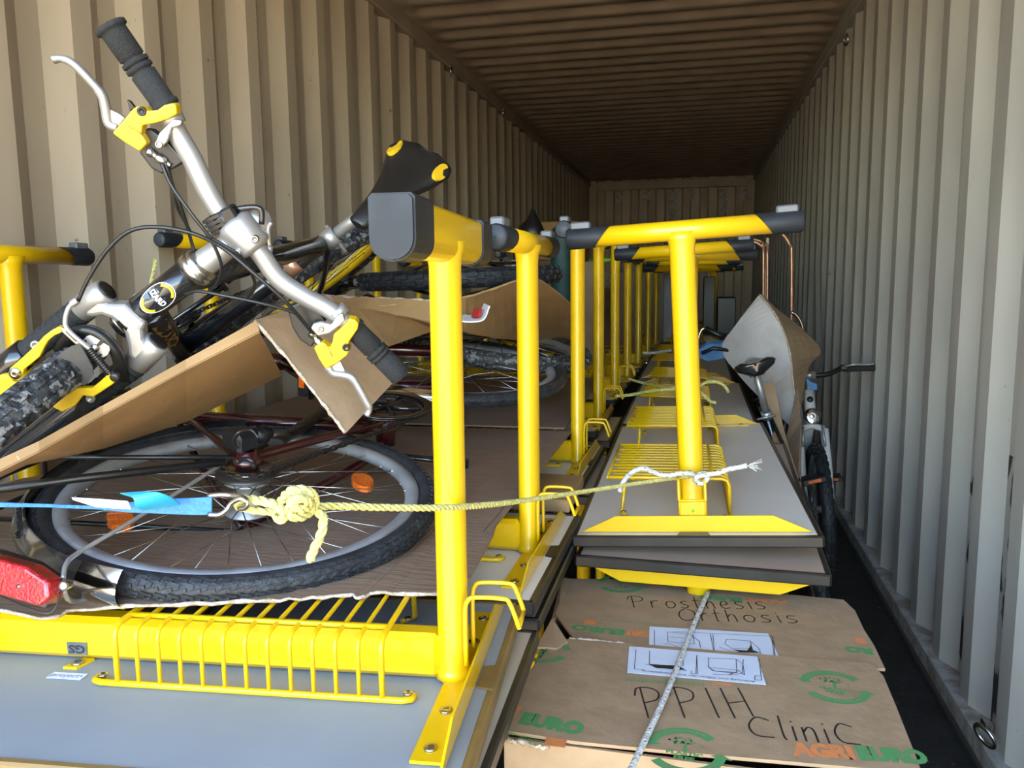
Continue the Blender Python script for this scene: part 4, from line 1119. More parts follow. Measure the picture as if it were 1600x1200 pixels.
# flat sheet under the city bike
zc = .8365
sh = [atz(x, y, zc) for x, y in ((690, 928), (735, 903), (770, 838), (790, 778), (808, 720))]
front = wavy([V((-1.46, .96, zc))]+[atz(x, y, zc) for x, y in ((20, 958), (120, 952), (250, 946), (380, 940), (470, 936), (545, 930), (560, 934), (600, 926), (690, 928))], 5, .0016)
back = [V((p.x, 2.22, zc)) for p in front]
m = MB()
m.sheet(front, back, .004)
c1 = m.build('cardboard_sheet', M_CARDD, label='flat brown cardboard sheet under the city bike wheel', cat='cardboard', group=None)
torn(front, c1, .003)
m = MB(); m.sheet([sh[0], sh[1], sh[2], sh[3], sh[4], V((-.40, 2.22, zc))], [V((sh[0].x-.012, sh[0].y+.005, zc))]+[V((sh[0].x-.012, q.y, zc)) for q in sh[1:]]+[V((sh[0].x-.012, 2.22, zc))], .004)
m.build('side_flap', M_CARDD, c1, world=True)
ys = [1.985, 2.1, 2.3, 2.6, 2.7]
m = MB(); m.sheet([V((-.36, 2.235, .842)), V((-.36, 2.5, .846)), V((-.37, 2.9, .848)), V((-.38, 3.35, .85))], [V((-1.42, 2.235, .842)), V((-1.42, 2.5, .846)), V((-1.42, 2.9, .848)), V((-1.42, 3.35, .85))], .005)
c2 = m.build('cardboard_sheet', M_CARDD, label='brown cardboard sheet on the third desk of the left row', cat='cardboard')
m = MB(); m.box((-.60, 1.862, .757), (.66, .24, .030), bev=.003); b = m.build('flat_box', M_CARDT, label='flat brown carton lying on the second left desk', cat='carton')
# big slanted carton sheet below the mountain bike
lipA = [aty(-60, 745, .79), aty(60, 690, .87), aty(160, 634, .97), aty(290, 562, 1.09), aty(400, 502, 1.19)]
lipB = [aty(-60, 764, .785), aty(60, 705, .865), aty(160, 647, .965), aty(290, 577, 1.085), aty(405, 518, 1.185)]
bot = [aty(-60, 772, .86), aty(40, 725, .98), aty(160, 700, 1.16), aty(290, 658, 1.34), aty(440, 585, 1.50)]
m = MB(); m.sheet(lipA, lipB, .005)
c3 = m.build('slanted_carton', M_CARDT, label='large slanted tan carton sheet under the mountain bike front wheel', cat='cardboard')
m = MB(); m.sheet(lipB, bot, .004); m.build('carton_face', M_CARDT, c3, world=True)
fa = [aty(400, 501, 1.195), aty(450, 560, 1.185), aty(500, 622, 1.175), aty(522, 652, 1.17), aty(541, 676, 1.17)]
fb = [aty(512, 462, 1.40), aty(540, 492, 1.38), aty(570, 540, 1.35), aty(592, 572, 1.33), aty(612, 600, 1.32)]
m = MB(); m.sheet(fa, fb, .005)
fl = m.build('carton_flap', M_CARD, c3, world=True, label='folded flap hanging down to a point')
torn([p+V((0, -.002, 0)) for p in wavy(fa, 5, .001)], c3, .0032)
# upper folded sheet that carries the other mountain bike
At = [aty(x, y, Y) for x, y, Y in ((505, 462, 2.02), (560, 465, 1.99), (620, 467, 1.97), (690, 471, 1.96), (740, 461, 2.0), (800, 441, 2.1), (832, 433, 2.18), (865, 452, 2.32), (897, 481, 2.46))]
Bt = [aty(x, y, Y) for x, y, Y in ((515, 474, 2.0), (565, 481, 1.96), (620, 492, 1.93), (690, 506, 1.92), (740, 522, 2.15), (800, 530, 2.5), (832, 530, 2.75), (865, 534, 2.85), (896, 541, 2.9))]
m = MB(); m.sheet(wavy(At, 4, .0015), wavy(Bt, 4, .0015), .005)
c4 = m.build('folded_carton', M_CARDT, label='folded brown carton between the lying bikes, ragged front edge', cat='cardboard')
torn(wavy(At[:4], 8, .002), c4, .0045)
m = MB(); m.sheet(At[:7], [p+V((-.15, .62, -.035)) for p in At[:7]], .004); m.build('carton_top', M_CARDT, c4, world=True)
m = MB(); m.sheet([aty(x, y, 1.95) for x, y in ((508, 470), (560, 480), (620, 488), (700, 512))], [aty(x, y, 2.05) for x, y in ((545, 520), (575, 550), (610, 540), (680, 515))], .004)
m.build('crumpled_carton', M_CARDT, label='crumpled piece of carton behind the lower black grip', cat='cardboard')
m = MB(); m.sheet(crv([aty(724, 492, 1.90), aty(738, 493, 1.90), aty(750, 488, 1.90), aty(757, 474, 1.90)], 4), crv([aty(720, 502, 1.80), aty(738, 503, 1.80), aty(756, 499, 1.80), aty(765, 478, 1.80)], 4), .003)
pt = m.build('carton_tab', M_LABELW, label='small curled carton tab with white paper and a red stripe', cat='cardboard')
m = MB(); m.sheet([aty(738, 497, 1.84), aty(742, 484, 1.85)], [aty(748, 496, 1.82), aty(752, 482, 1.83)], .008); m.build('red_stripe', M_REDB, pt, world=True)
# grey and brown sheet folded round the saddle on the right
def poly(pts, Y, mat, name, parent=None, t=.006, **k):
    m = MB(); P_ = [aty(p[0], p[1], p[2] if len(p) > 2 else Y) for p in pts]
    n_ = (P_[1]-P_[0]).cross(P_[2]-P_[0]).normalized(); m.plate(P_, n_*t)
    return m.build(name, mat, parent, world=parent is not None, **k)
cr = [(1187, 460, 3.40), (1205, 482, 3.36), (1222, 512, 3.32), (1235, 555, 3.30), (1240, 605, 3.30), (1248, 650, 3.30)]
le = [(1185, 462, 3.42), (1150, 508, 3.50), (1128, 546, 3.54), (1160, 592, 3.5), (1195, 628, 3.46), (1238, 668, 3.34)]
ri = [(1189, 460, 3.42), (1216, 485, 3.50), (1250, 512, 3.56), (1282, 548, 3.60), (1262, 576, 3.50), (1249, 648, 3.32)]
crp = crv([aty(*p) for p in cr], 4); lep = crv([aty(*p) for p in le], 4); rip = crv([aty(*p) for p in ri], 4)
m = MB(); m.sheet(crp, lep, .005); c5 = m.build('folded_sheet', M_CARDG, label='grey-faced cardboard sheet folded behind the black saddle at right', cat='cardboard')
m = MB(); m.sheet(crp, rip, .005); m.build('brown_side', M_CARD, c5, world=True, label='brown side of the folded sheet')
torn([p+V((0, -.003, 0)) for p in crp], c5, .004)
m = MB(); m.sheet([aty(*p) for p in ((1246, 606, 3.3), (1252, 660, 3.2), (1252, 768, 2.98))], [aty(*p) for p in ((1240, 640, 3.28), (1226, 700, 3.2), (1246, 768, 2.98))], .005)
m.build('hanging_tongue', M_CARDD, c5, world=True)
m = MB(); m.sheet(crv([aty(*p) for p in ((1187, 602, 3.24), (1196, 650, 3.2), (1215, 705, 3.1), (1243, 752, 2.99))], 4), crv([aty(*p) for p in ((1209, 596, 3.24), (1218, 640, 3.2), (1230, 690, 3.1), (1248, 746, 2.99))], 4), .005)
m.build('cardboard_strip', M_CARD, label='narrow tan cardboard strip hanging beside the silver seatpost', cat='cardboard')

# ================================================================ printed carton box in the foreground
BZ = .61
def B(x, y, dz=0): return atz(x, y, BZ+dz)
bl, br = B(885, 905), B(1322, 938)
fl_, fr_ = B(790, 1150), B(1432, 1200)
sl, sr = B(868, 1003), B(1378, 1044)
Y_back, Y_front = (bl.y+br.y)/2, fl_.y
xl, xr = fl_.x, B(1432, 1190).x
root = empty('carton_box', Matrix.Translation(((xl+xr)/2, (Y_back+Y_front)/2, 0)), 'big brown printed carton box with marker writing in the foreground', 'box')
t = .005
def wallb(a, b, z0, z1, name='box_side'):
    m = MB(); a = V(a); b = V(b); d_ = (b-a).normalized(); n_ = V((-d_.y, d_.x, 0))*t
    m.plate([V((a.x, a.y, z0)), V((b.x, b.y, z0)), V((b.x, b.y, z1)), V((a.x, a.y, z1))], n_)
    return m.build(name, M_CARD, root, world=True)
blp, brp = V((xl, Y_back, 0)), V((xr-.035, Y_back-.01, 0))
flp, frp = V((xl, Y_front, 0)), V((xr, Y_front-.01, 0))
for a, b in ((flp, frp), (frp, brp), (brp, blp), (blp, flp)): wallb(a, b, .012, BZ-.0015)
m = MB(); m.plate([V((p.x, p.y, .008)) for p in (flp, frp, brp, blp)], (0, 0, .006)); m.build('box_bottom', M_CARD, root, world=True)
# far flap
ff = [B(885, 905), B(960, 906), B(1050, 913), B(1180, 925), B(1318, 938), B(1336, 955), B(1350, 985), B(1366, 1010), B(1383, 1046), B(1250, 1036), B(1170, 1027), B(1020, 1012), B(900, 1003), B(868, 960)]
m = MB(); m.plate([p+V((0, 0, -.001)) for p in ff], (0, 0, .005)); m.build('box_flap', M_CARD, root, world=True)
# near flap, seam edge slightly lifted
nf = [B(867, 1008), B(890, 1003), B(960, 1008), B(1170, 1026), B(1262, 1034), B(1362, 1042), B(1380, 1062), B(1400, 1110), B(1432, 1192), B(1440, 1215), B(1100, 1185), B(900, 1165), B(791, 1148), B(800, 1105), B(830, 1050)]
m = MB(); m.plate([p+V((0, 0, .004)) for p in nf], (0, 0, .005)); nfo = m.build('box_flap', M_CARD, root, world=True)
torn(wavy([p+V((0, 0, .0065)) for p in (nf[1], B(925, 1005), B(965, 1009), B(975, 1010))], 6, .001), root, .0022)
# lifted torn corner at the left
m = MB()
pc = [atz(863, 967, BZ+.022), atz(887, 1004, BZ+.0075), atz(870, 1014, BZ+.0085), atz(838, 1012, BZ+.006)]
m.plate(pc, (0, 0, .004)); m.build('torn_corner', M_CARD, root, world=True)
m = MB(); pc = [atz(878, 903, BZ+.006), atz(890, 906, BZ+.004), atz(872, 965, BZ-.002), atz(862, 968, BZ-.012)]
m.plate(pc, (0, 0, .004)); m.build('side_strip', M_CARD, root, world=True)
torn(wavy([B(791, 1150, .002), B(800, 1158, 0), B(815, 1156, -.002), B(832, 1166, 0), B(860, 1168, 0)], 5, .002), root, .004)
# print helpers on the flaps
ZF, ZN = BZ+.0018, BZ+.0070
def pz(x, y, z): return atz(x, y, z)
def print_text(txt, l, r, size, z, mat, up=1, name='print', bold=.0015, sx=None):
    a, b = pz(*l, z), pz(*r, z)
    e = (b-a); L_ = e.length; e.normalize(); n_ = V((-e.y, e.x, 0))
    vs, fs = mesh_text(txt, size, bold)
    w = max(v[0] for v in vs)-min(v[0] for v in vs)
    s = L_/w
    c = (a+b)/2
    m = MB(); m.add([c+e*x*s+n_*y for x, y, q in vs], fs)
    return m.build(name, mat, root, world=True)
# mirrored order of left/right gives text upside down as on the far flap
print_text('EURO', (813, 1122), (911, 1140), .042, ZN, M_GREEN, bold=.003)
print_text('I', (800, 1112), (808, 1114), .042, ZN, M_ORANGE, bold=.003)
print_text('AGRI', (1238, 1171), (1336, 1177), .042, ZN, M_ORANGE, bold=.003)
print_text('EURO', (1340, 1177), (1448, 1184), .042, ZN, M_GREEN, bold=.003)
print_text('EURO', (976, 988), (893, 979), .030, ZF, M_GREEN, bold=.002)
print_text('AGRI', (1034, 991), (978, 988), .030, ZF, M_ORANGE, bold=.002)
print_text('EURO', (1160, 938), (1092, 932), .026, ZF, M_GREEN, bold=.002)
print_text('AGRI', (1232, 941), (1163, 937), .026, ZF, M_ORANGE, bold=.002)
print_text('RO', (1364, 1018), (1320, 1013), .030, ZF, M_GREEN, bold=.002)
print_text('I', (1352, 1001), (1336, 1000), .028, ZF, M_ORANGE, bold=.002)
def grass(l, r, z, mat, n=40, h=.010):
    a, b = pz(*l, z), pz(*r, z); e = b-a; n_ = V((-e.y, e.x, 0)).normalized()
    m = MB(); rnd = random.Random(int(l[0]))
    for i in range(n):
        c = a+e*(i+.5)/n; w = e.length/n*.3; hh = h*rnd.uniform(.5, 1)
        d = e.normalized()
        m.add([c-d*w-n_*hh, c+d*w-n_*hh, c+d*w*rnd.uniform(-2, 2)+n_*hh], [(0, 1, 2)])
    return m.build('grass_print', mat, root, world=True, kind='stuff')
grass((976, 1060), (1100, 1068), ZN, M_GREEN); grass((792, 1140), (845, 1160), ZN, M_GREEN, 24)
grass((936, 968), (1048, 977), ZF, M_GREEN, 40, .004)
m = MB(); quad_on(m, pz(868, 1160, ZN), V((1, 0, 0)), V((0, 1, 0)), .03, .02, (0, 0, .0002)); quad_on(m, pz(1128, 1068, ZN), V((1, 0, 0)), V((0, 1, 0)), .03, .008, (0, 0, .0002)); quad_on(m, pz(922, 972, ZF), V((1, 0, 0)), V((0, 1, 0)), .022, .018, (0, 0, .0002))
m.build('orange_mark', M_ORANGE, root, world=True, kind='stuff')
def emblem(cx, cy, z, R_, rot, squash=1.0, half=None):
    c = pz(cx, cy, z); m = MB()
    e = V((math.cos(rot), math.sin(rot), 0)); n_ = V((-e.y, e.x, 0))
    P_ = lambda r, a: c+e*r*math.cos(a)+n_*r*math.sin(a)*squash
    for a0, a1 in ((.25*PI, .93*PI), (1.22*PI, 1.95*PI)):
        N = 18
        if half == 'low' and a0 < 1: continue
        vs = []
        for k in range(N+1):
            a = a0+(a1-a0)*k/N; vs += [P_(R_*.76, a), P_(R_*1.02, a)]
        m.add(vs, [(2*k, 2*k+1, 2*k+3, 2*k+2) for k in range(N)])
        tip = a1+.20
        m.add([P_(R_*.62, a1), P_(R_*1.18, a1), P_(R_*.90, tip)], [(0, 1, 2)])
    if half != 'low':
        m.add([P_(R_*.06, -PI/2)-e*R_*.05, P_(R_*.06, -PI/2)+e*R_*.05, c+e*R_*.04+n_*R_*.25*squash, c-e*R_*.04+n_*R_*.25*squash], [(0, 1, 2, 3)])
        rnd = random.Random(3)
        for k in range(34):
            a = rnd.uniform(0, PI); r = rnd.uniform(.08, .42)*R_
            q = c+n_*R_*.22*squash+e*math.cos(a)*r*1.1+n_*math.sin(a)*r*.8*squash
            s = R_*.045
            m.add([q-e*s, q+e*s, q+n_*s*1.6], [(0, 1, 2)])
    o = m.build('recycling_emblem', M_GREEN, root, world=True, kind='stuff')
    if half != 'low':
        for tx, dy in (('PLASTIC', -.16), ('FREE', -.36)):
            vs, fs = mesh_text(tx, R_*.20, R_*.008)
            mm = MB(); mm.add([c+e*x*1.25+n_*(y+dy*R_)*squash for x, y, q in vs], fs); mm.build('emblem_print', M_GREEN, root, world=True)
    # words on the two arcs, in the colour of the board
    for txt, am, rr, fl in (('RECYCLED CARTON', .60*PI, .89, 1), ('100% RECYCLABLE', 1.58*PI, .89, -1)):
        if half == 'low' and fl == 1: continue
        mm = MB(); L_ = len(txt)
        for i, ch in enumerate(txt):
            if ch == ' ': continue
            a = am-fl*(i-(L_-1)/2)*.118
            vs, fs = mesh_text(ch, R_*.15, 0)
            er = e*math.cos(a)+n_*math.sin(a); et = (-e*math.sin(a)+n_*math.cos(a))
            q = c+(e*math.cos(a)+n_*math.sin(a)*squash)*R_*rr+V((0, 0, .0004))
            mm.add([q-fl*et*x+fl*er*y for x, y, w in vs], fs)
        mm.build('arc_print', M_CARD, root, world=True)
emblem(1304, 1073, ZN, .052, -.12)
emblem(1070, 1172, ZN, .055, -.05)
emblem(851, 1016, ZN, .045, -.5)
emblem(970, 912, ZF, .050, PI-.1, 1.0, None)
emblem(1165, 1000, ZF-.0006, .055, -.1, 1.0, None)
# instruction label split over both flaps
def lab_quad(q, z, name='instruction_label'):
    m = MB(); m.plate([pz(x, y, z) for x, y in q], (0, 0, .0006)); return m.build(name, M_LABEL, root, world=True)
lab_quad([(1015, 979), (1200, 990), (1218, 1028), (1014, 1010)], ZF+.001)
lab_quad([(983, 1010), (1183, 1026), (1197, 1070), (980, 1051)], ZN+.001)
def lines(segs, z, w=.0006, mat=None, name='line_drawing', par=None):
    m = MB()
    for s in segs:
        P_ = [pz(x, y, z) for x, y in s]
        for a, b in zip(P_[:-1], P_[1:]):
            d_ = (b-a).normalized(); n_ = V((-d_.y, d_.x, 0))*w
            m.add([a-n_-d_*w*.5, b-n_+d_*w*.5, b+n_+d_*w*.5, a+n_-d_*w*.5], [(0, 1, 2, 3)])
    return m.build(name, mat or M_INK, root, world=True, kind='stuff')
k7 = lambda L_: [[(770+x/4, 880+y/4) for x, y in s] for s in L_]
k8 = lambda L_: [[(1050+x/3.75, 880+y/3.75) for x, y in s] for s in L_]
lines(k7([[(1010, 420), (1010, 520)], [(1090, 430), (1250, 445), (1260, 505), (1095, 490), (1090, 430)], [(1250, 460), (1290, 485), (1298, 525)], [(1075, 505), (1100, 500), (1160, 525)], [(1100, 460), (1240, 472)], [(1375, 445), (1385, 550)]])
      + k8([[(225, 415), (245, 520)], [(320, 445), (460, 455), (465, 500), (350, 500), (310, 470), (320, 445)], [(465, 460), (510, 500), (520, 530)], [(280, 492), (350, 515), (545, 545)], [(585, 450), (600, 548)], [(0, 400), (590, 428), (605, 548)]]), ZF+.0022, .0005)
m = MB(); m.add([pz(1050+x/3.75, 880+y/3.75, ZF+.0022) for x, y in ((355, 505), (440, 512), (465, 478), (475, 510), (520, 525), (400, 522))], [list(range(6))]); m.add([pz(770+x/4, 880+y/4, ZN+.0022) for x, y in ((975, 630), (1150, 640), (1200, 665), (1020, 655))], [(0, 1, 2, 3)]); m.build('black_fill', M_INK, root, world=True, kind='stuff')
lines(k7([[(895, 540), (885, 660), (940, 665)], [(980, 545), (978, 630)], [(1185, 570), (1190, 640)], [(950, 630), (1050, 650), (1210, 670), (1150, 635)], [(1275, 575), (1270, 690), (1240, 690), (1242, 672)], [(1350, 590), (1348, 650), (1390, 675), (1560, 690), (1565, 600)], [(1350, 650), (1540, 670)], [(1490, 695), (1530, 675)]])
      + k8([[(145, 540), (150, 650)], [(215, 555), (375, 562), (380, 640), (240, 630), (215, 610), (215, 555)], [(375, 562), (415, 590), (425, 655), (390, 630)], [(240, 650), (390, 655)], [(330, 655), (355, 640)], [(510, 560), (525, 685), (485, 682), (485, 660), (520, 660)]]), ZN+.0022, .0005)
print_text('Anleitung zum Öffnen der Schutzverpackung', (1180, 1065), (1003, 1048), .008, ZN+.0022, M_INK, bold=0)
# handwriting with a marker
def glyph(ch):
    G = {'P': [[(.28, 0), (.25, 1)], [(0, .72), (.12, .98), (.55, 1.0), (.85, .85), (.75, .6), (.3, .48)]],
         'r': [[(.1, .6), (.12, 0)], [(.12, .4), (.4, .62), (.7, .6)]],
         'o': [[(.5, .58), (.2, .5), (.1, .25), (.3, .02), (.65, .05), (.85, .3), (.7, .52), (.45, .56)]],
         's': [[(.8, .6), (.35, .6), (.2, .45), (.45, .32), (.75, .2), (.55, .03), (.05, .02)]],
         't': [[(.4, 1), (.35, .1), (.5, 0)], [(.1, .66), (.8, .7)]],
         'h': [[(.2, 1), (.15, 0)], [(.17, .35), (.45, .6), (.7, .5), (.75, 0)]],
         'e': [[(.15, .3), (.7, .4), (.6, .6), (.3, .6), (.12, .3), (.3, .03), (.8, .08)]],
         'i': [[(.4, .6), (.42, 0)], [(.38, .84), (.42, .8)]],
         'O': [[(.5, 1), (.15, .75), (.05, .35), (.25, .02), (.65, .05), (.95, .4), (.9, .8), (.55, 1)]],
         'I': [[(.35, 1), (.45, 0)]],
         'H': [[(.15, 1), (.2, 0)], [(.85, 1.0), (.9, .05)], [(.18, .48), (.88, .55)]],
         'c': [[(.9, .8), (.4, .9), (.05, .5), (.25, .1), (.95, .05)]],
         'C': [[(.95, .95), (.35, .85), (.05, .45), (.3, .08), (1.0, .0)]],
         'l': [[(.3, 1.05), (.35, .2), (.55, 0)]],
         'n': [[(.12, .6), (.15, 0)], [(.15, .4), (.5, .62), (.8, .5), (.85, 0)]]}
    return G[ch]
def handwrite(txt, l, r, h, z, widths=None, w=.0014):
    a, b = pz(*l, z), pz(*r, z); e = b-a; L_ = e.length; e.normalize(); n_ = V((-e.y, e.x, 0))
    widths = widths or [1]*len(txt); tot = sum(widths); x = 0
    m = MB()
    for ch, wd in zip(txt, widths):
        cw2 = L_*wd/tot
        for st_ in glyph(ch):
            P_ = crv([a+e*(x+u*cw2*.82)+n_*v*h for u, v in st_], 4) if len(st_) > 2 else [a+e*(x+u*cw2*.82)+n_*v*h for u, v in st_]
            for p, q in zip(P_[:-1], P_[1:]):
                d_ = (q-p)
                if d_.length < 1e-6: continue
                d_.normalize(); k_ = V((-d_.y, d_.x, 0))*w
                m.add([p-k_-d_*w*.4, q-k_+d_*w*.4, q+k_+d_*w*.4, p+k_-d_*w*.4], [(0, 1, 2, 3)])
        x += cw2
    return m.build('handwriting', M_INK, root, world=True, kind='stuff', label='black marker handwriting')
handwrite('Prosthesis', (983, 949), (1206, 952), .058, ZF, [1.5, 1, 1, .9, .8, 1, 1, .9, .5, 1])
handwrite('Orthosis', (1062, 969), (1258, 974), .055, ZF, [1.4, .8, .8, 1.1, 1.1, 1, .6, 1.1])
handwrite('PPIH', (1000, 1121), (1192, 1122), .088, ZN, [1.1, 1.1, .5, 1])
handwrite('clinic', (1172, 1151), (1355, 1166), .060, ZN, [1.7, .6, .6, 1.1, .7, 1.5])
# ================================================================ ropes
def rope(name, pts, r, mat, strands=3, pitch=None, n=8, fleck=None, **k):
    c = crv(pts, n)
    # resample evenly
    pitch = pitch or r*7
    step = pitch/9
    out = [c[0]]; acc = 0
    for i in range(len(c)-1):
        s_ = c[i+1]-c[i]; l = s_.length
        d = step-acc
        while d <= l: out.append(c[i]+s_*(d/l)); d += step
        acc = l-(d-step)
    m = MB(); N = len(out)
    fr = []
    u = V((0, 0, 1))
    for i in range(N):
        t = (out[min(i+1, N-1)]-out[max(i-1, 0)]).normalized()
        u = u-t*u.dot(t)
        if u.length < 1e-5: u = t.orthogonal()
        u.normalize(); fr.append((t, u.copy(), t.cross(u)))
    if strands > 1:
        for s in range(strands):
            P_ = []
            for i in range(N):
                a = 2*PI*(i*step/pitch+s/strands); t, u, w = fr[i]
                P_.append(out[i]+(u*math.cos(a)+w*math.sin(a))*r*.50)
            m.tube(P_, r*.56, 6)
    else:
        m.tube(out, [r*(1+.06*math.sin(i*1.9)) for i in range(N)], 9)
    o = m.build(name, mat, **k)
    if fleck:
        f = MB()
        for i in range(2, N-2, 5):
            for s in range(2):
                a = i*.9+s*PI; t, u, w = fr[i]
                q = out[i]+(u*math.cos(a)+w*math.sin(a))*r*1.0; q2 = out[i]+t*r*.9+(u*math.cos(a+.5)+w*math.sin(a+.5))*r*1.0
                f.tube([q, q2], r*.13, 4)
        f.build('rope_fleck', fleck, o, world=True, kind='stuff')
    return o
yr = rope('rope', [aty(378, 792, .715), aty(395, 797, .716), aty(430, 801, .72), aty(450, 806, .725), aty(476, 806, .735), aty(492, 793, .745), aty(530, 791, .77), aty(600, 793, .82), aty(690, 793.5, .90), aty(760, 789, 1.02), aty(820, 782, 1.16), aty(900, 770, 1.36), aty(985, 757, 1.54), aty(1040, 749, 1.635), aty(1072, 745, 1.66), aty(1094, 744, 1.668)], .0042, M_YROPE, cat='rope', label='yellow twisted rope stretched from the blue strap hook to the right post')
kn = [(384, 780, .712), (405, 782, .708), (428, 788, .705), (444, 800, .70), (440, 812, .705), (432, 806, .715), (436, 790, .71), (450, 770, .70), (468, 765, .70), (486, 770, .705), (492, 784, .715), (484, 800, .715), (468, 808, .70), (456, 806, .695), (452, 792, .692), (462, 778, .692), (478, 776, .70), (484, 788, .71), (470, 796, .69), (458, 786, .688), (470, 778, .688), (482, 786, .70), (492, 797, .72), (504, 806, .72), (504, 826, .72), (496, 848, .718), (487, 866, .715), (484, 880, .715)]
rope('rope_knot', [aty(*p) for p in kn], .0050, M_YROPE, cat='rope', label='yellow rope knot with a short hanging tail at the steel hook')
rope('loop', [aty(384, 780, .712), aty(374, 782, .712), aty(371, 790, .713), aty(378, 795, .714)], .0043, M_YROPE, parent=yr, world=True)
# steel hook
m = MB()
m.tube(crv([aty(326, 775, .705), aty(345, 773, .705), aty(362, 774, .705), aty(378, 777, .70), aty(387, 785, .70), aty(384, 793, .702), aty(374, 795, .705)], 5), .0028, 8)
m.tube(crv([aty(326, 804, .70), aty(343, 804, .70), aty(354, 797, .70), aty(362, 786, .70), aty(376, 779, .698), aty(386, 784, .698)], 5), .0028, 8)
m.build('strap_hook', M_STEEL, cat='hook', label='bent steel hook joining the blue strap to the yellow rope')
sA = [(-60, 783, .60), (0, 785, .62), (60, 787, .64), (115, 789, .66), (160, 790, .675), (200, 785, .685), (250, 780, .695), (300, 778, .70), (331, 776, .702)]
sB = [(-60, 791, .60), (0, 792, .62), (60, 792, .64), (115, 794, .66), (160, 796, .675), (200, 800, .685), (250, 802, .695), (300, 804, .70), (331, 804, .702)]
m = MB(); m.sheet(crv([aty(*p) for p in sA], 4), crv([aty(*p) for p in sB], 4), .0018)
stp = m.build('tension_strap', M_BLUES, cat='strap', label='blue webbing strap coming in from the left edge')
m = MB(); m.sheet(crv([aty(*p) for p in ((188, 771, .672), (208, 778, .665), (212, 792, .668), (225, 797, .68))], 4), crv([aty(*p) for p in ((228, 768, .672), (250, 770, .668), (268, 778, .675), (282, 788, .69))], 4), .0012)
m.build('strap_label', M_CYAN, stp, world=True, label='light blue label looped over the strap')
m = MB(); m.sheet([aty(*p) for p in ((112, 777, .655), (160, 780, .665), (200, 783, .675))], [aty(*p) for p in ((114, 781, .655), (150, 792, .665), (205, 796, .675))], .001); m.build('paper_tail', M_LABEL, stp, world=True, label='white paper tail')
# white rope with dark flecks round the right post
wr = rope('rope', [aty(968, 768, 1.60), aty(976, 750, 1.60), aty(990, 737, 1.60), aty(1006, 732, 1.60), aty(1022, 738, 1.61), aty(1040, 743, 1.62), aty(1062, 740, 1.63), aty(1080, 740, 1.64), aty(1096, 748, 1.64)], .0052, M_WROPE, 1, .03, fleck=M_INK, cat='rope', label='white flecked rope looped over the yellow rope at the right post')
rope('rope_tail', [aty(1086, 752, 1.635), aty(1092, 742, 1.625), aty(1104, 740, 1.625), aty(1104, 750, 1.62), aty(1093, 756, 1.625), aty(1088, 746, 1.615), aty(1102, 742, 1.615), aty(1118, 740, 1.61), aty(1140, 733, 1.60), aty(1160, 729, 1.60), aty(1168, 727, 1.60)], .0052, M_WROPE, 1, .03, fleck=M_INK, parent=wr, world=True)
m = MB(); e0 = aty(1168, 727, 1.60)
for k in range(14):
    a = k*2.4; m.tube([e0, e0+V((.016, 0, .002))+V((random.uniform(-.01, .012), random.uniform(-.01, .01), random.uniform(-.013, .010)))], .0011, 4)
m.build('frayed_end', M_WROPE, wr, world=True, kind='stuff')
rope('rope', [pz(x, y, BZ+.013 if y > 1000 else BZ+.008) for x, y in ((1106, 926), (1092, 958), (1076, 996), (1062, 1032), (1045, 1075), (1026, 1118), (1006, 1160), (984, 1206), (975, 1230))], .0046, M_WROPE, 1, .03, fleck=M_INK, cat='rope', label='white flecked rope lying across the printed carton box')
rope('rope', [aty(962, 619, 2.95), aty(985, 617, 2.95), aty(1010, 612, 2.93), aty(1035, 609, 2.9), aty(1062, 607, 2.9)], .006, M_YROPE, cat='rope', label='pale yellow rope between the desk rows, nearer of two', group='yellow ropes between the desk rows')
rope('rope', [aty(982, 592, 3.5), aty(1000, 597, 3.5), aty(1025, 602, 3.45), aty(1060, 606, 3.4)], .006, M_YROPE, cat='rope', label='pale yellow rope between the desk rows, farther of two', group='yellow ropes between the desk rows')
rope('rope', [aty(1092, 604, 2.95), aty(1104, 597, 2.95), aty(1120, 597, 2.95), aty(1132, 603, 2.95), aty(1139, 614, 2.95)], .006, M_YROPE, cat='rope', label='yellow rope end curling over the second basket behind the right post')
rope('rope', [aty(1092, 611, 2.92), aty(1100, 618, 2.92), aty(1110, 627, 2.92), aty(1119, 629, 2.92)], .006, M_YROPE, cat='rope', label='short yellow rope end below the curl behind the right post')
rope('rope', [aty(1004, 552, 4.5), aty(1025, 551, 4.5), aty(1050, 547, 4.5)], .008, M_WROPE, 1, .05, cat='rope', label='white rope tied between the desk rows farther back')
rope('rope', [aty(243, 405, 1.75), aty(241, 420, 1.75), aty(236, 445, 1.72), aty(234, 470, 1.7), aty(244, 492, 1.7)], .0048, M_YROPE, cat='rope', label='yellow rope end standing up behind the black head tube')
# ================================================================ load at the back
def cbox(x0, x1, y0, y1, Y, depth, mat, label, name='carton', cat='box', bev=.006, group=None, tape=True):
    a = aty(x0, y1, Y); b = aty(x1, y0, Y)
    m = MB(); c = V(((a.x+b.x)/2, Y+depth/2, (a.z+b.z)/2)); m.box(c, (b.x-a.x, depth, b.z-a.z), bev=bev)
    o = m.build(name, mat, cat=cat, label=label, group=group)
    if tape:
        m = MB(); m.box((c.x, c.y, b.z+.0005), (.05, depth+.002, .002)); m.box((c.x, Y-.0005, b.z-.05), (.05, .002, .1)); m.build('tape', M_CARDE, o, world=True)
    return o
zb0 = .80
cbox(878, 934, 408, 572, 4.42, .3, M_CARD, 'tall brown carton between the far left posts')
cbox(900, 1002, 425, 560, 5.25, .12, M_CARDD, 'wide brown carton behind the lime frame')
cbox(882, 906, 385, 408, 4.55, .35, M_REDB, 'small red crate on top of the tall carton', 'crate', 'crate', tape=False)
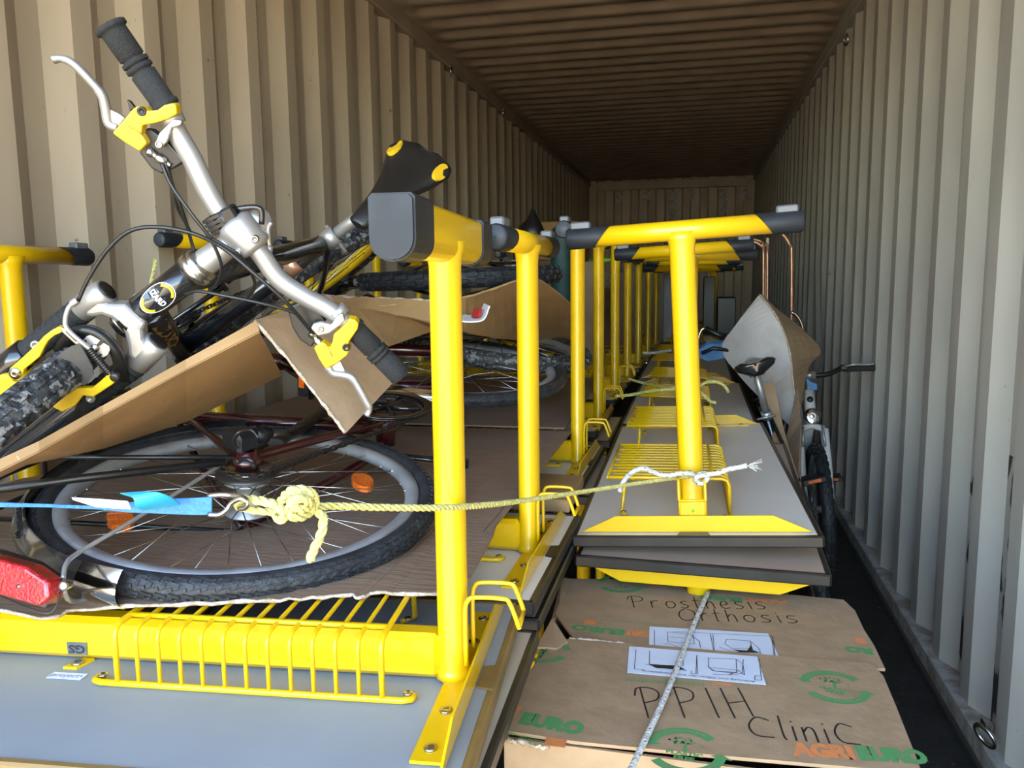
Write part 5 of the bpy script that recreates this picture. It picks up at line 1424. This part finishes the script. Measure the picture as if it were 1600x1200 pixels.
cbox(838, 905, 345, 560, 5.9, .3, M_OCHRE, 'ochre board leaning far back at left', 'board', 'board', tape=False)
cbox(735, 880, 405, 460, 4.6, .5, M_CARDD, 'brown carton behind the lying bike wheels')
cbox(1036, 1052, 420, 535, 6.2, .2, M_MATT, 'pale upright panel between the far desk posts', 'panel', 'panel', tape=False)
cbox(1098, 1118, 432, 520, 6.6, .3, M_BLK, 'tall black case far back between the yellow posts', 'case', 'case', tape=False)
cbox(1120, 1150, 465, 522, 6.5, .3, M_BLK, 'low black case far back beside the tall one', 'case', 'case', tape=False)
def blob(prof, Y, mat, label, name='bag', cat='bag'):
    # prof: list of (y px, left px, right px)
    m = MB(); vs = []; n = 16
    for (y, l, r) in prof:
        a, b = aty(l, y, Y), aty(r, y, Y); c = (a+b)/2; w = (b-a).length/2
        for k in range(n):
            t = 2*PI*k/n; q = 1+.08*math.sin(3*t+y*.3)
            vs.append(V((c.x+math.cos(t)*w*q, Y+math.sin(t)*w*.8*q, c.z)))
    fs = [(i*n+k, i*n+(k+1) % n, (i+1)*n+(k+1) % n, (i+1)*n+k) for i in range(len(prof)-1) for k in range(n)]
    m.add(vs, fs, True); m.add(vs[:n], [list(range(n))]); m.add(vs[-n:], [list(range(n))[::-1]])
    return m.build(name, mat, label=label, cat=cat)
blob([(326, 831, 834), (335, 827, 838), (345, 822, 843), (352, 812, 848), (365, 808, 852), (385, 808, 850), (400, 812, 848)], 4.35, M_BLK, 'black plastic bag with a pointed top behind the second post')
blob([(352, 872, 884), (356, 864, 890), (368, 860, 894), (400, 860, 896), (450, 862, 894), (490, 866, 892), (560, 866, 892)], 4.1, M_TEAL, 'dark green rounded bag behind the third post')
m = MB()
for a, b in (((917, 408), (916, 560)), ((958, 402), (957, 500)), ((912, 410), (975, 404))): m.tube([aty(*a, 4.95), aty(*b, 4.95)], .016, 8)
m.build('metal_rack', M_LIME, cat='frame', label='lime green frame behind the left row posts')
def rod(pts, Y, r, mat, label, group=None, name='rod'):
    m = MB(); m.tube(crv([aty(x, y, Y) for x, y in pts], 4), r, 8); m.build(name, mat, cat='rod', label=label, group=group)
rod([(1222, 366), (1228, 372), (1235, 386), (1237, 410), (1236, 660)], 4.3, .008, M_COPPER, 'tall copper coloured rod with a hooked top, nearest the right wall')
rod([(1172, 378), (1182, 379), (1190, 386), (1193, 400), (1190, 640)], 4.5, .007, M_COPPER, 'left one of the two bent copper rods behind the cardboard', 'bent copper rods')
rod([(1176, 374), (1188, 377), (1196, 386), (1199, 402), (1198, 640)], 4.55, .007, M_COPPER, 'right one of the two bent copper rods behind the cardboard', 'bent copper rods')
cbox(1192, 1202, 371, 540, 4.75, .03, M_WOOD, 'thin upright wooden lath behind the copper rods', 'lath', 'lath', bev=.002, tape=False)
# folded walking aid with blue cloth
m = MB(); m.tube(crv([aty(1086, 580, 3.6), aty(1090, 555, 3.6), aty(1091, 530, 3.6), aty(1096, 516, 3.6), aty(1101, 513, 3.6)], 4), .009, 8)
wk = m.build('walking_aid', M_CHROME, cat='walking aid', label='folded walking aid with blue cloth seat behind the right post')
m = MB(); m.tube([aty(1101, 513, 3.6), aty(1120, 522, 3.6), aty(1142, 530, 3.6)], .012, 8); m.build('handle', M_BLK, wk, world=True)
m = MB(); m.plate([aty(x, y, 3.55) for x, y in ((1090, 546), (1105, 536), (1135, 534), (1150, 540), (1140, 556), (1105, 562), (1092, 556))], (0, .02, .01)); m.build('cloth_seat', M_BLUEF, wk, world=True)
m = MB(); m.tube([aty(1096, 552, 3.52), aty(1115, 544, 3.52), aty(1142, 548, 3.52)], .008, 8); m.build('strut', M_BLK, wk, world=True)
m = MB(); m.tube(crv([aty(1236, 488, 3.9), aty(1244, 492, 3.9), aty(1252, 505, 3.9), aty(1255, 520, 3.9), aty(1262, 540, 3.9)], 4), .009, 8); m.build('chrome_handle', M_CHROME, cat='handle', label='curved chrome handle rising behind the brown cardboard')
m = MB(); m.sheet([aty(1259, 590, 3.45), aty(1266, 596, 3.45), aty(1276, 600, 3.45)], [aty(1262, 604, 3.45), aty(1270, 610, 3.45), aty(1277, 608, 3.45)], .01); m.build('blue_cloth', M_BLUEF, cat='cloth', label='small blue cloth tied to the white bike handlebar')
# black rubbed scuffs low on the right wall, as thin paint-like marks following the sheet
